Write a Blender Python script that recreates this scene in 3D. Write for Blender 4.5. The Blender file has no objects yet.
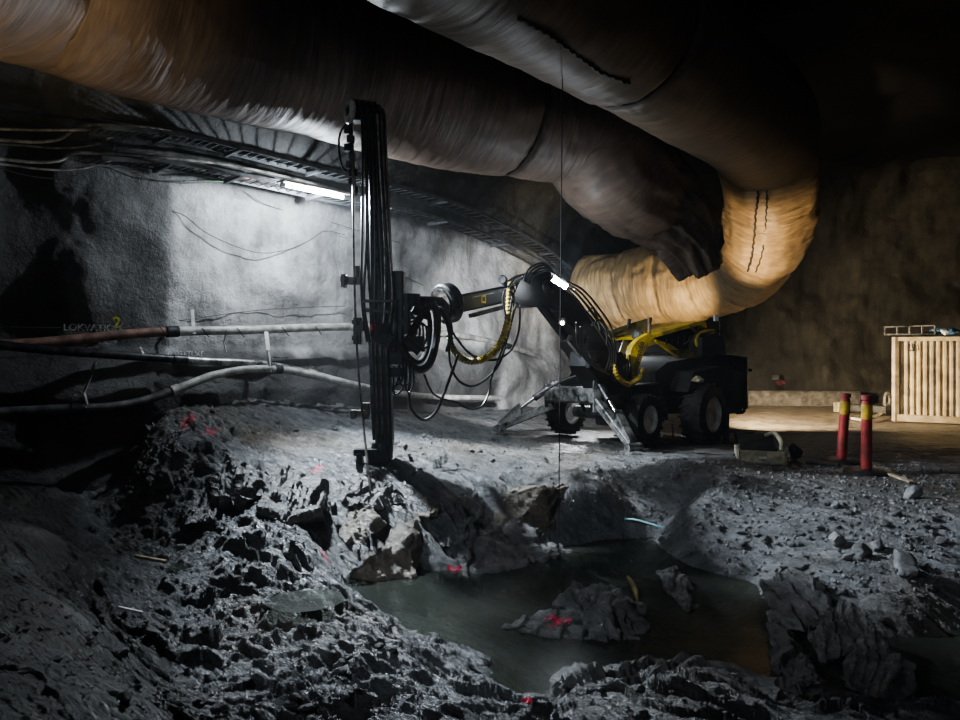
import bpy, math, random
import numpy as np
from mathutils import Vector, Matrix, noise as mnoise
random.seed(7)
H = 1.65; F = 720.0; YH = 350.0
COL = bpy.context.scene.collection

def P(px, py, D):
    return Vector(((px-480)/F*D, D, H-(py-YH)/F*D))
def PZ(px, py, z):
    D = F*(H-z)/(py-YH)
    return P(px, py, D)
R = math.radians

# ------------------------------------------------------------ noise (numpy)
def _h(ix, iy, iz=0, s=0):
    n = (ix.astype(np.int64)*374761393 + iy.astype(np.int64)*668265263 + np.asarray(iz).astype(np.int64)*2147483647 + s*144269504) & 0xffffffff
    n = ((n ^ (n >> 13))*1274126177) & 0xffffffff
    n = ((n ^ (n >> 16))*2246822519) & 0xffffffff
    return ((n ^ (n >> 15)) & 0xffffff)/16777216.0
def vnoise(x, y, z=None, s=0):
    if z is None: z = np.zeros_like(x)
    xi, yi, zi = np.floor(x), np.floor(y), np.floor(z)
    fx, fy, fz = x-xi, y-yi, z-zi
    fx = fx*fx*fx*(fx*(fx*6-15)+10); fy = fy*fy*fy*(fy*(fy*6-15)+10); fz = fz*fz*(3-2*fz)
    r = 0
    for dz in (0, 1):
        wz = fz if dz else 1-fz
        if dz and not np.any(fz): continue
        a = _h(xi, yi, zi+dz, s); b = _h(xi+1, yi, zi+dz, s); c = _h(xi, yi+1, zi+dz, s); d = _h(xi+1, yi+1, zi+dz, s)
        r = r + wz*((a*(1-fx)+b*fx)*(1-fy)+(c*(1-fx)+d*fx)*fy)
    return r*2-1
def fbm(x, y, z=None, o=4, s=0, g=.5):
    r = 0; a = 1; t = 0
    for k in range(o):
        f = 2.03**k
        r = r+a*vnoise(x*f+17.3*k, y*f-9.1*k, None if z is None else z*f, s+k); t += a; a *= g
    return r/t
def facet(x, y, s=0, tilt=1.0, bias=(0, 0)):
    """cells of tilted flat planes: broken rock"""
    xi, yi = np.floor(x), np.floor(y)
    best = np.full(x.shape, 1e9); out = np.zeros_like(x); second = np.full(x.shape, 1e9)
    for dx in (-1, 0, 1):
        for dy in (-1, 0, 1):
            cx, cy = xi+dx, yi+dy
            px = cx+.1+.8*_h(cx, cy, 0, s+1); py = cy+.1+.8*_h(cx, cy, 0, s+2)
            ex, ey = x-px, y-py
            d = ex*ex+ey*ey
            gx = (2*_h(cx, cy, 0, s+3)-1)*tilt+bias[0]; gy = (2*_h(cx, cy, 0, s+4)-1)*tilt+bias[1]
            hh = (2*_h(cx, cy, 0, s+5)-1)*.55+gx*ex+gy*ey
            m = d < best
            second = np.where(m, best, np.minimum(second, d))
            out = np.where(m, hh, out); best = np.where(m, d, best)
    edge = np.sqrt(second)-np.sqrt(best)
    return out-.12*np.exp(-edge*9)

# ------------------------------------------------------------ mesh builders
ORG = {}
def finish(o, parent, center):
    COL.objects.link(o)
    c = Vector(center)
    if parent is not None:
        o.parent = parent; o.location = c-ORG[parent.name]
    else:
        o.location = c
    ORG[o.name] = c
    return o
def empty(name, loc, label=None, cat=None, group=None):
    o = bpy.data.objects.new(name, None); o.empty_display_size = .2
    COL.objects.link(o); o.location = loc; ORG[o.name] = Vector(loc)
    tag(o, label, cat, group); return o
def tag(o, label=None, cat=None, group=None, kind=None):
    if label: o['label'] = label
    if cat: o['category'] = cat
    if group: o['group'] = group
    if kind: o['kind'] = kind
    return o
def mesh_np(name, V, Fq, mat, parent=None, smooth=True, col=None, uv=None, origin=None):
    me = bpy.data.meshes.new(name)
    V = np.asarray(V, dtype=np.float64); Fq = np.asarray(Fq, dtype=np.int32)
    c = V.mean(0) if origin is None else np.array(origin, dtype=float)
    V = V-c
    n = len(Fq); k = Fq.shape[1]
    me.vertices.add(len(V)); me.vertices.foreach_set('co', V.astype(np.float32).ravel())
    me.loops.add(n*k); me.loops.foreach_set('vertex_index', Fq.ravel())
    me.polygons.add(n); me.polygons.foreach_set('loop_start', np.arange(0, n*k, k, dtype=np.int32))
    me.polygons.foreach_set('use_smooth', np.full(n, smooth, dtype=bool))
    me.update(calc_edges=True)
    if col is not None:
        for nm, arr in col.items():
            a = me.color_attributes.new(nm, 'FLOAT_COLOR', 'POINT')
            arr = np.asarray(arr, dtype=np.float32)
            a.data.foreach_set('color', np.concatenate([arr, np.ones((len(arr), 1), np.float32)], 1).ravel())
    if uv is not None:
        l = me.uv_layers.new(name='UVMap'); l.data.foreach_set('uv', np.asarray(uv, np.float32)[Fq.ravel()].ravel())
    me.materials.append(mat)
    return finish(bpy.data.objects.new(name, me), parent, c)
def grid_faces(nu, nv, wrap=False):
    i = np.arange(nu-1)[:, None]*nv; j = np.arange(nv if wrap else nv-1)[None, :]
    jn = (j+1) % nv
    return np.stack([i+j, i+jn, i+nv+jn, i+nv+j], -1).reshape(-1, 4)

def smooth_path(pts, n=8):
    pts = [Vector(p) for p in pts]
    if len(pts) < 3: return pts
    out = []
    q = [2*pts[0]-pts[1]]+pts+[2*pts[-1]-pts[-2]]
    for i in range(1, len(q)-2):
        a, b, c, d = q[i-1], q[i], q[i+1], q[i+2]
        for k in range(n):
            t = k/n
            out.append(.5*((2*b)+(-a+c)*t+(2*a-5*b+4*c-d)*t*t+(-a+3*b-3*c+d)*t**3))
    out.append(q[-2]); return out
def frames(pts, up=Vector((0, 0, 1))):
    T = []
    for i in range(len(pts)):
        t = pts[min(i+1, len(pts)-1)]-pts[max(i-1, 0)]
        T.append(t.normalized())
    n = up-up.dot(T[0])*T[0]
    if n.length < .05: n = Vector((1, 0, 0))-T[0].x*T[0]
    n.normalize(); N = []
    for t in T:
        n = n-n.dot(t)*t
        n.normalize(); N.append(n.copy())
    return T, N
class MB:
    def __init__(s): s.v = []; s.f = []
    def add(s, vs, fs):
        b = len(s.v); s.v += [Vector(v) for v in vs]; s.f += [tuple(i+b for i in f) for f in fs]; return s
    def beam(s, a, b, w, h, up=(0, 0, 1), w2=None, h2=None):
        a, b = Vector(a), Vector(b); t = (b-a).normalized(); up = Vector(up)
        x = t.cross(up)
        if x.length < 1e-3: x = t.cross(Vector((0, 1, 0)))
        x.normalize(); y = x.cross(t)
        w2 = w2 or w; h2 = h2 or h; vs = []
        c = .12
        for p, ww, hh in ((a, w, h), (b, w2, h2)):
            e = c*min(ww, hh)
            for sx, sy in ((-1, -1), (1, -1), (1, 1), (-1, 1)):
                if sx*sy > 0: o = [(ww/2, hh/2-e), (ww/2-e, hh/2)]
                else: o = [(ww/2-e, hh/2), (ww/2, hh/2-e)]
                for ox, oy in o: vs.append(p+x*sx*ox+y*sy*oy)
        fs = [(i, (i+1) % 8, 8+(i+1) % 8, 8+i) for i in range(8)]+[tuple(range(7, -1, -1)), tuple(range(8, 16))]
        return s.add(vs, fs)
    def box(s, c, sx, sy, sz, rz=0.0, rx=0.0, ry=0.0):
        M = Matrix.Rotation(rz, 3, 'Z') @ Matrix.Rotation(ry, 3, 'Y') @ Matrix.Rotation(rx, 3, 'X')
        c = Vector(c); d = M @ Vector((0, 0, 1)); 
        return s.beam(c-d*sz/2, c+d*sz/2, sx, sy, up=M @ Vector((0, 1, 0)))
    def tube(s, pts, r, seg=8, n=6, caps=True, sm=True, rf=None):
        pts = smooth_path(pts, n) if sm else [Vector(p) for p in pts]
        T, N = frames(pts); vs = []; L = len(pts)
        for i, p in enumerate(pts):
            rr = rf(i/(L-1)) if rf else r
            b = T[i].cross(N[i])
            for k in range(seg):
                a = 2*math.pi*k/seg
                vs.append(p+(N[i]*math.cos(a)+b*math.sin(a))*rr)
        fs = [(i*seg+k, i*seg+(k+1) % seg, (i+1)*seg+(k+1) % seg, (i+1)*seg+k) for i in range(L-1) for k in range(seg)]
        if caps: fs += [tuple(range(seg-1, -1, -1)), tuple(range((L-1)*seg, L*seg))]
        return s.add(vs, fs)
    def cyl(s, a, b, r, r2=None, seg=16):
        a, b = Vector(a), Vector(b)
        return s.tube([a, b], r, seg, sm=False, rf=(lambda t: r if t < .5 else r2) if r2 is not None else None)
    def lathe(s, c, axis, prof, seg=32):
        """prof: list of (distance along axis, radius)"""
        c = Vector(c); t = Vector(axis).normalized()
        n = t.orthogonal().normalized(); b = t.cross(n); vs = []
        for d, r in prof:
            for k in range(seg):
                a = 2*math.pi*k/seg; vs.append(c+t*d+(n*math.cos(a)+b*math.sin(a))*max(r, 1e-4))
        L = len(prof)
        fs = [(i*seg+k, i*seg+(k+1) % seg, (i+1)*seg+(k+1) % seg, (i+1)*seg+k) for i in range(L-1) for k in range(seg)]
        fs += [tuple(range(seg-1, -1, -1)), tuple(range((L-1)*seg, L*seg))]
        return s.add(vs, fs)
    def prism(s, poly, off):
        """poly: 3d points (planar), extruded by off"""
        off = Vector(off); n = len(poly); poly = [Vector(p) for p in poly]
        fs = [tuple(range(n-1, -1, -1)), tuple(range(n, 2*n))]+[(i, (i+1) % n, n+(i+1) % n, n+i) for i in range(n)]
        return s.add(poly+[p+off for p in poly], fs)
    def strip(s, A, B, th):
        """two polylines A and B joined into a plate of thickness vector th"""
        th = Vector(th); n = len(A); vs = [Vector(p) for p in A]+[Vector(p) for p in B]
        vs += [v+th for v in vs]; fs = []
        for i in range(n-1):
            fs += [(i, i+1, n+i+1, n+i), (2*n+i, 3*n+i, 3*n+i+1, 2*n+i+1), (i, 2*n+i, 2*n+i+1, i+1), (n+i, n+i+1, 3*n+i+1, 3*n+i)]
        fs += [(0, n, 3*n, 2*n), (n-1, 3*n-1, 4*n-1, 2*n-1)]
        return s.add(vs, fs)
    def build(s, name, mat, parent=None, smooth=True, origin=None):
        import bmesh
        me = bpy.data.meshes.new(name)
        c = sum(s.v, Vector())/len(s.v) if origin is None else Vector(origin)
        me.from_pydata([v-c for v in s.v], [], s.f)
        bm = bmesh.new(); bm.from_mesh(me); bmesh.ops.recalc_face_normals(bm, faces=bm.faces); bm.to_mesh(me); bm.free()
        me.materials.append(mat)
        if smooth:
            me.polygons.foreach_set('use_smooth', [True]*len(me.polygons))
            me.set_sharp_from_angle(angle=R(38))
        me.update()
        return finish(bpy.data.objects.new(name, me), parent, c)

# ------------------------------------------------------------ materials
def mat_new(name):
    m = bpy.data.materials.new(name); m.use_nodes = True
    nt = m.node_tree; b = nt.nodes['Principled BSDF']; return m, nt, b
def N_(nt, t, **kw):
    n = nt.nodes.new(t)
    for k, v in kw.items():
        if k.startswith('_'): setattr(n, k[1:], v)
        else: n.inputs[k.replace('__', ' ')].default_value = v
    return n
def simple(name, col, rough=.5, metal=0.0, var=.25, scale=6.0, bump=.15, dirt=None, coat=0.0):
    m, nt, b = mat_new(name); L = nt.links
    tc = N_(nt, 'ShaderNodeTexCoord')
    n1 = N_(nt, 'ShaderNodeTexNoise', Scale=scale, Detail=6.0, Roughness=.65); L.new(tc.outputs['Object'], n1.inputs['Vector'])
    rp = N_(nt, 'ShaderNodeValToRGB'); e = rp.color_ramp.elements
    d = dirt or tuple(c*(1-var*1.6) for c in col)
    e[0].position = .38; e[1].position = .62
    e[0].color = (*[max(0, c) for c in d], 1); e[1].color = (*[c*(1+var*.3) for c in col], 1)
    L.new(n1.outputs['Fac'], rp.inputs['Fac']); L.new(rp.outputs['Color'], b.inputs['Base Color'])
    b.inputs['Roughness'].default_value = rough; b.inputs['Metallic'].default_value = metal
    if coat: b.inputs['Coat Weight'].default_value = coat
    if bump:
        n2 = N_(nt, 'ShaderNodeTexNoise', Scale=scale*7, Detail=4.0); L.new(tc.outputs['Object'], n2.inputs['Vector'])
        bp = N_(nt, 'ShaderNodeBump', Strength=bump, Distance=.01); L.new(n2.outputs['Fac'], bp.inputs['Height']); L.new(bp.outputs['Normal'], b.inputs['Normal'])
    return m
def emis(name, col, st):
    m, nt, b = mat_new(name); b.inputs['Base Color'].default_value = (*col, 1)
    b.inputs['Emission Color'].default_value = (*col, 1); b.inputs['Emission Strength'].default_value = st
    return m
def rock_mat(name, fine=1.0, rough=(.22, .6), bumpd=.07, vcol=True, base=(.11, .112, .115), coarse=3.0):
    m, nt, b = mat_new(name); L = nt.links
    tc = N_(nt, 'ShaderNodeTexCoord'); src = tc.outputs['Object']
    mp = N_(nt, 'ShaderNodeMapping'); mp.vector_type = 'TEXTURE'; mp.inputs['Rotation'].default_value = (R(20), R(12), R(-36)); mp.inputs['Scale'].default_value = (1.15, .5, .55)
    L.new(src, mp.inputs['Vector'])
    n1 = N_(nt, 'ShaderNodeTexNoise', Scale=coarse, Detail=9.0, Roughness=.7); L.new(mp.outputs['Vector'], n1.inputs['Vector'])
    n2 = N_(nt, 'ShaderNodeTexNoise', Scale=22.0*fine, Detail=8.0, Roughness=.72); L.new(mp.outputs['Vector'], n2.inputs['Vector'])
    vo = N_(nt, 'ShaderNodeTexVoronoi', Scale=9.0*fine); L.new(mp.outputs['Vector'], vo.inputs['Vector'])
    rp = N_(nt, 'ShaderNodeValToRGB'); e = rp.color_ramp.elements
    e[0].position = .35; e[1].position = .7; e[0].color = (.35, .35, .35, 1); e[1].color = (1.5, 1.5, 1.5, 1)
    L.new(n1.outputs['Fac'], rp.inputs['Fac'])
    mx = N_(nt, 'ShaderNodeMix', _data_type='RGBA', _blend_type='MULTIPLY'); mx.inputs[0].default_value = 1.0
    if vcol:
        at = N_(nt, 'ShaderNodeAttribute', _attribute_name='Col'); L.new(at.outputs['Color'], mx.inputs[6])
    else: mx.inputs[6].default_value = (*base, 1)
    L.new(rp.outputs['Color'], mx.inputs[7]); L.new(mx.outputs[2], b.inputs['Base Color'])
    mr = N_(nt, 'ShaderNodeMapRange'); mr.inputs[1].default_value = .35; mr.inputs[2].default_value = .65
    mr.inputs[3].default_value = rough[0]; mr.inputs[4].default_value = rough[1]
    L.new(n2.outputs['Fac'], mr.inputs[0]); L.new(mr.outputs[0], b.inputs['Roughness'])
    ad = N_(nt, 'ShaderNodeMath', _operation='MULTIPLY_ADD'); ad.inputs[1].default_value = .5
    L.new(vo.outputs['Distance'], ad.inputs[0]); L.new(n2.outputs['Fac'], ad.inputs[2])
    ad2 = N_(nt, 'ShaderNodeMath', _operation='MULTIPLY_ADD'); ad2.inputs[1].default_value = 1.2
    L.new(n1.outputs['Fac'], ad2.inputs[0]); L.new(ad.outputs[0], ad2.inputs[2])
    bp = N_(nt, 'ShaderNodeBump', Strength=1.0, Distance=bumpd); L.new(ad2.outputs[0], bp.inputs['Height']); L.new(bp.outputs['Normal'], b.inputs['Normal'])
    if vcol:
        a2 = N_(nt, 'ShaderNodeAttribute', _attribute_name='Craggy'); L.new(a2.outputs['Fac'], bp.inputs['Strength'])
    return m
def shot_mat(name, rough=.6, bumpd=.06, streak=0.0):
    m, nt, b = mat_new(name); L = nt.links
    tc = N_(nt, 'ShaderNodeTexCoord')
    n1 = N_(nt, 'ShaderNodeTexNoise', Scale=1.3, Detail=8.0, Roughness=.65); L.new(tc.outputs['Object'], n1.inputs['Vector'])
    n2 = N_(nt, 'ShaderNodeTexNoise', Scale=11.0, Detail=8.0, Roughness=.72); L.new(tc.outputs['Object'], n2.inputs['Vector'])
    mp = N_(nt, 'ShaderNodeMapping'); mp.inputs['Scale'].default_value = (3.2, 3.2, .25); L.new(tc.outputs['Object'], mp.inputs['Vector'])
    n3 = N_(nt, 'ShaderNodeTexNoise', Scale=1.5, Detail=5.0, Roughness=.7); L.new(mp.outputs['Vector'], n3.inputs['Vector'])
    mixf = N_(nt, 'ShaderNodeMix', _data_type='FLOAT'); mixf.inputs[0].default_value = .25+.5*streak
    L.new(n1.outputs['Fac'], mixf.inputs[2]); L.new(n3.outputs['Fac'], mixf.inputs[3])
    rp = N_(nt, 'ShaderNodeValToRGB'); e = rp.color_ramp.elements
    e[0].position = .38; e[1].position = .64; e[0].color = (.45, .44, .43, 1); e[1].color = (1.35, 1.35, 1.35, 1)
    L.new(mixf.outputs[0], rp.inputs['Fac'])
    at = N_(nt, 'ShaderNodeAttribute', _attribute_name='Col')
    mx = N_(nt, 'ShaderNodeMix', _data_type='RGBA', _blend_type='MULTIPLY'); mx.inputs[0].default_value = 1.0
    L.new(at.outputs['Color'], mx.inputs[6]); L.new(rp.outputs['Color'], mx.inputs[7]); L.new(mx.outputs[2], b.inputs['Base Color'])
    b.inputs['Roughness'].default_value = rough
    bp = N_(nt, 'ShaderNodeBump', Strength=.9, Distance=bumpd); L.new(n2.outputs['Fac'], bp.inputs['Height']); L.new(bp.outputs['Normal'], b.inputs['Normal'])
    return m
def duct_mat(name, a, bcol, rough=.42, bs=.45):
    m, nt, b = mat_new(name); L = nt.links
    uv = N_(nt, 'ShaderNodeUVMap')
    mp = N_(nt, 'ShaderNodeMapping'); mp.inputs['Scale'].default_value = (9.0, 1.3, 1); L.new(uv.outputs['UV'], mp.inputs['Vector'])
    n1 = N_(nt, 'ShaderNodeTexNoise', Scale=1.4, Detail=9.0, Roughness=.7, Distortion=.1); L.new(mp.outputs['Vector'], n1.inputs['Vector'])
    n0 = N_(nt, 'ShaderNodeTexNoise', Scale=.7, Detail=5.0, Roughness=.6); L.new(uv.outputs['UV'], n0.inputs['Vector'])
    mxf = N_(nt, 'ShaderNodeMix', _data_type='FLOAT'); mxf.inputs[0].default_value = .5
    L.new(n1.outputs['Fac'], mxf.inputs[2]); L.new(n0.outputs['Fac'], mxf.inputs[3])
    rp = N_(nt, 'ShaderNodeValToRGB'); e = rp.color_ramp.elements
    e[0].position = .36; e[1].position = .62; e[0].color = (*a, 1); e[1].color = (*bcol, 1)
    L.new(mxf.outputs[0], rp.inputs['Fac']); L.new(rp.outputs['Color'], b.inputs['Base Color'])
    b.inputs['Roughness'].default_value = rough
    mp2 = N_(nt, 'ShaderNodeMapping'); mp2.inputs['Scale'].default_value = (7.0, .9, 1); L.new(uv.outputs['UV'], mp2.inputs['Vector'])
    n2 = N_(nt, 'ShaderNodeTexNoise', Scale=1.8, Detail=6.0, Roughness=.6, Distortion=.25); L.new(mp2.outputs['Vector'], n2.inputs['Vector'])
    bp = N_(nt, 'ShaderNodeBump', Strength=bs, Distance=.05); L.new(n2.outputs['Fac'], bp.inputs['Height']); L.new(bp.outputs['Normal'], b.inputs['Normal'])
    return m

M = {}
M['rock'] = rock_mat('wet_rock')
M['boulder'] = rock_mat('boulder_rock', vcol=False, base=(.17, .17, .168), bumpd=.05)
M['boulder_brown'] = rock_mat('brown_rock', vcol=False, base=(.19, .165, .13), bumpd=.05)
M['stone'] = rock_mat('loose_stone', vcol=False, base=(.16, .16, .16), rough=(.4, .75), bumpd=.012, fine=2)
M['shot'] = shot_mat('shotcrete')
M['shot_dark'] = shot_mat('dark_shotcrete', streak=1.0, bumpd=.06, rough=.7)
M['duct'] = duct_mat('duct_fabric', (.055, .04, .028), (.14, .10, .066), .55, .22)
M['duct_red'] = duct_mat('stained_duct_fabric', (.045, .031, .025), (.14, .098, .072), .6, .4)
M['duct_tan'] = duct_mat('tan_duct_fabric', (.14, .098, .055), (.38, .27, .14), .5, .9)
M['seam'] = simple('seam_cord', (.03, .025, .02), .7)
M['black'] = simple('black_paint', (.012, .012, .013), .38, .2, .5, 5)
M['rubber'] = simple('hose_rubber', (.02, .02, .02), .38, 0, .3, 9)
M['tyre'] = simple('tyre_rubber', (.018, .018, .018), .8, 0, .6, 5, .4)
M['steel'] = simple('worn_steel', (.34, .34, .33), .42, .65, .6, 5)
M['dksteel'] = simple('dark_steel', (.07, .07, .075), .4, .7, .6, 7)
M['chrome'] = simple('cylinder_rod', (.5, .5, .5), .2, 1.0, .2, 5, 0)
M['rail'] = simple('rail_metal', (.16, .14, .12), .35, .6, .6, 4)
M['yellow'] = simple('yellow_paint', (.75, .55, .03), .4, 0, .35, 4, dirt=(.30, .22, .03))
M['olive'] = simple('dirty_yellow_paint', (.22, .18, .05), .6, 0, .5, 3)
M['yguard'] = simple('yellow_hose_guard', (.55, .42, .05), .55, 0, .5, 12, dirt=(.12, .09, .02))
M['grey'] = simple('grey_paint', (.09, .09, .09), .6, .1, .5, 5)
M['white'] = simple('white_plastic', (.62, .61, .58), .45, 0, .3, 4)
M['pipe_white'] = simple('pale_pipe', (.42, .41, .38), .5, 0, .35, 5)
M['pipe_rust'] = simple('rusty_pipe', (.26, .15, .11), .6, .1, .4, 5)
M['cable'] = simple('pale_cable', (.30, .29, .25), .55, 0, .4, 6)
M['cable_dk'] = simple('dark_cable', (.06, .06, .055), .55, 0, .4, 6)
M['cable_gn'] = simple('green_cable', (.10, .25, .10), .5, 0, .4, 6)
M['tray'] = simple('galvanised_tray', (.13, .135, .14), .5, .5, .3, 6)
M['red'] = simple('red_plastic', (.42, .035, .03), .5, 0, .4, 5, dirt=(.20, .03, .025))
M['ybandm'] = simple('yellow_band', (.65, .42, .03), .5, 0, .35, 6)
M['cont'] = simple('container_paint', (.52, .45, .32), .55, 0, .45, 2.5, dirt=(.30, .24, .16))
M['beige'] = simple('beige_case', (.42, .38, .27), .55, 0, .35, 5)
M['blue'] = simple('blue_tarp', (.12, .25, .45), .6, 0, .3, 4)
M['wood'] = simple('bare_wood', (.40, .33, .22), .7, 0, .4, 8)
M['paint_w'] = simple('white_spray', (.55, .55, .52), .8, 0, .5, 14)
M['paint_y'] = simple('yellow_spray', (.60, .60, .05), .8, 0, .3, 14)
M['paint_p'] = simple('pink_spray', (.85, .06, .13), .7, 0, .3, 14)
M['dim_pink'] = simple('dark_pink_spray', (.22, .05, .06), .8, 0, .3, 14)  # darker mix of the pink spray
M['matt'] = simple('matt_black', (.012, .012, .012), .85, 0, .4, 6)
M['cyan'] = simple('pale_blue_tube', (.30, .62, .66), .4, 0, .15, 5)
M['text'] = simple('black_lettering', (.01, .01, .01), .5)
M['concrete'] = simple('concrete_kerb', (.20, .185, .165), .8, 0, .35, 5, .6)
M['tube'] = emis('tube_light', (.86, .93, 1.0), 60)
M['led'] = emis('led_light', (.9, .95, 1.0), 180)
M['ledw'] = emis('warm_led', (1.0, .9, .7), 60)
def water_mat():
    m, nt, b = mat_new('murky_water'); L = nt.links
    b.inputs['Base Color'].default_value = (.032, .036, .030, 1); b.inputs['Roughness'].default_value = .2
    b.inputs['IOR'].default_value = 1.33; b.inputs['Specular IOR Level'].default_value = .22
    b.inputs['Transmission Weight'].default_value = 0.0
    tr = N_(nt, 'ShaderNodeBsdfTransparent'); tr.inputs[0].default_value = (.75, .82, .75, 1)
    mx = N_(nt, 'ShaderNodeMixShader'); mx.inputs[0].default_value = .62
    tc = N_(nt, 'ShaderNodeTexCoord'); n = N_(nt, 'ShaderNodeTexNoise', Scale=2.2, Detail=3.0); L.new(tc.outputs['Object'], n.inputs['Vector'])
    bp = N_(nt, 'ShaderNodeBump', Strength=.25, Distance=.02); L.new(n.outputs['Fac'], bp.inputs['Height']); L.new(bp.outputs['Normal'], b.inputs['Normal'])
    L.new(tr.outputs[0], mx.inputs[1]); L.new(b.outputs[0], mx.inputs[2])
    L.new(mx.outputs[0], nt.nodes['Material Output'].inputs['Surface'])
    return m
M['water'] = water_mat()

# ------------------------------------------------------------ camera
cam = bpy.data.objects.new('camera', bpy.data.cameras.new('camera')); COL.objects.link(cam)
cam.location = (0, 0, H); cam.rotation_euler = (R(90), 0, 0)
cam.data.sensor_width = 36; cam.data.lens = 36*F/960; cam.data.shift_y = -10/960
cam.data.clip_start = .05; cam.data.clip_end = 200
bpy.context.scene.camera = cam
sc = bpy.context.scene
w = bpy.data.worlds.new('dark'); sc.world = w; w.use_nodes = True
w.node_tree.nodes['Background'].inputs[0].default_value = (.5, .6, .75, 1)
w.node_tree.nodes['Background'].inputs[1].default_value = .012
wv_ = w.node_tree.nodes.new('ShaderNodeVolumeScatter'); wv_.inputs['Density'].default_value = .0015; wv_.inputs['Anisotropy'].default_value = .3; wv_.inputs['Color'].default_value = (.92, .96, 1, 1)
w.node_tree.links.new(wv_.outputs[0], w.node_tree.nodes['World Output'].inputs['Volume'])
sc.view_settings.view_transform = 'AgX'; sc.view_settings.look = 'AgX - Medium High Contrast'; sc.view_settings.exposure = 0.0
sc.cycles.max_bounces = 5; sc.cycles.sample_clamp_indirect = 4

# ------------------------------------------------------------ terrain
WZ = -.70
# (px, py, z used to place the point, z of the ground there, roughness)
CP = [
 (0,480,0,0,.03),(0,560,0,0,.03),(0,640,0,0,.1),(0,720,0,0,.15),(40,530,0,.02,.05),(58,600,0,0,.1),(85,680,0,-.02,.2),(20,478,0,0,.05),(100,715,0,-.05,.3),
 (-150,500,0,0,.05),(-200,620,0,0,.05),(-350,720,0,0,.05),(-60,465,0,0,.1),
 (85,560,-.25,-.25,.3),(125,610,-.48,-.48,.4),(150,660,-.55,-.55,.4),(190,700,-.62,-.62,.5),(105,530,-.45,-.45,.3),(62,500,-.2,-.2,.3),(45,478,-.1,-.1,.2),
 (110,487,-.2,-.3,.4),(80,478,-.1,-.15,.3),(160,560,-.5,-.5,.5),
 (150,442,.42,.42,.8),(128,485,-.05,-.05,.6),(160,420,.68,.68,.7),(190,405,.82,.82,.5),(200,470,.2,.2,1),(150,500,-.1,-.1,.9),(190,520,-.25,-.25,1),
 (250,420,.62,.62,.5),(250,440,.45,.45,.6),(250,397,.88,.88,.4),(320,400,.75,.75,.35),(320,430,.45,.45,.4),(390,440,.30,.30,.35),(390,410,.5,.5,.3),
 (430,400,.5,.5,.3),(450,440,.15,.15,.3),(450,410,.3,.3,.3),(520,400,.3,.3,.2),(560,412,.08,.08,.15),(560,432,.04,.04,.15),(640,440,0,0,.1),(560,450,0,0,.25),
 (700,443,-.1,-.12,.1),(640,452,0,0,.15),(620,478,-.05,-.05,.35),(520,470,0,0,.4),(440,470,.1,.1,.5),(375,465,.2,.2,.5),
 (300,480,.08,.08,1),(260,500,-.05,-.05,1.1),(350,500,-.1,-.1,.9),(430,490,0,0,.9),(500,483,0,0,.6),(560,484,-.03,-.03,.5),(600,484,-.05,-.05,.4),
 (545,540,-.75,-.95,.3),(600,545,-.75,-.9,.3),(640,540,-.7,-.85,.3),(450,520,-.3,-.3,.8),(490,530,-.5,-.5,.8),(400,530,-.35,-.35,.8),
 (375,572,-.70,-.85,.3),(340,582,-.65,-.72,.4),(405,590,-.7,-.95,.3),(460,600,-.7,-1.0,.3),(520,570,-.7,-.95,.3),(520,630,-.7,-1.05,.3),(570,600,-.7,-1.0,.3),(560,680,-.7,-.95,.3),(620,660,-.7,-1.0,.3),
 (660,560,-.7,-1.0,.3),(700,610,-.7,-1.05,.3),(760,650,-.7,-1.05,.3),(660,620,-.7,-1.05,.3),(740,590,-.7,-.9,.3),(800,655,-.7,-.9,.3),(600,560,-.7,-.95,.3),
 (300,600,-.4,-.4,.8),(350,620,-.45,-.45,.8),(400,632,-.55,-.55,.9),(470,655,-.6,-.6,.9),(510,690,-.62,-.66,.8),(400,700,-.5,-.5,.9),(330,700,-.48,-.48,1),(230,600,-.5,-.5,.9),
 (250,560,-.32,-.32,1),(320,545,-.28,-.28,.8),(200,540,-.33,-.33,1),(210,650,-.58,-.58,.8),(260,715,-.5,-.5,1),(180,590,-.52,-.52,.6),
 (600,705,-.5,-.45,.9),(690,695,-.55,-.45,.8),(720,665,-.66,-.62,.6),(760,705,-.6,-.55,.7),(540,715,-.62,-.6,.7),(850,712,-.64,-.62,.7),(930,712,-.64,-.6,.6),
 (660,478,-.02,-.02,.25),(660,515,-.45,-.45,.3),(625,505,-.4,-.4,.3),(720,520,-.3,-.3,.3),(720,555,-.55,-.55,.3),(800,500,-.1,-.1,.25),(800,550,-.4,-.4,.3),(700,500,-.1,-.1,.25),
 (770,585,-.6,-.6,.4),(900,500,-.06,-.06,.2),(900,550,-.3,-.3,.3),(955,560,-.3,-.3,.3),(840,590,-.5,-.5,.4),(900,600,-.5,-.5,.4),(955,600,-.5,-.55,.4),(950,650,-.7,-.95,.3),(900,660,-.7,-.95,.3),(850,685,-.7,-.9,.3),
 (960,490,0,0,.1),(780,472,0,0,.1),(860,478,0,0,.1),(960,440,0,0,.04),(800,440,0,0,.04),(800,410,0,0,.04),(960,412,0,0,.04),(660,408,0,0,.04),
 (1100,560,-.2,-.2,.2),(1100,650,-.6,-.7,.3),(1150,460,0,0,.1),(1200,420,0,0,.05),(1150,720,-.5,-.6,.3),
]
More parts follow.
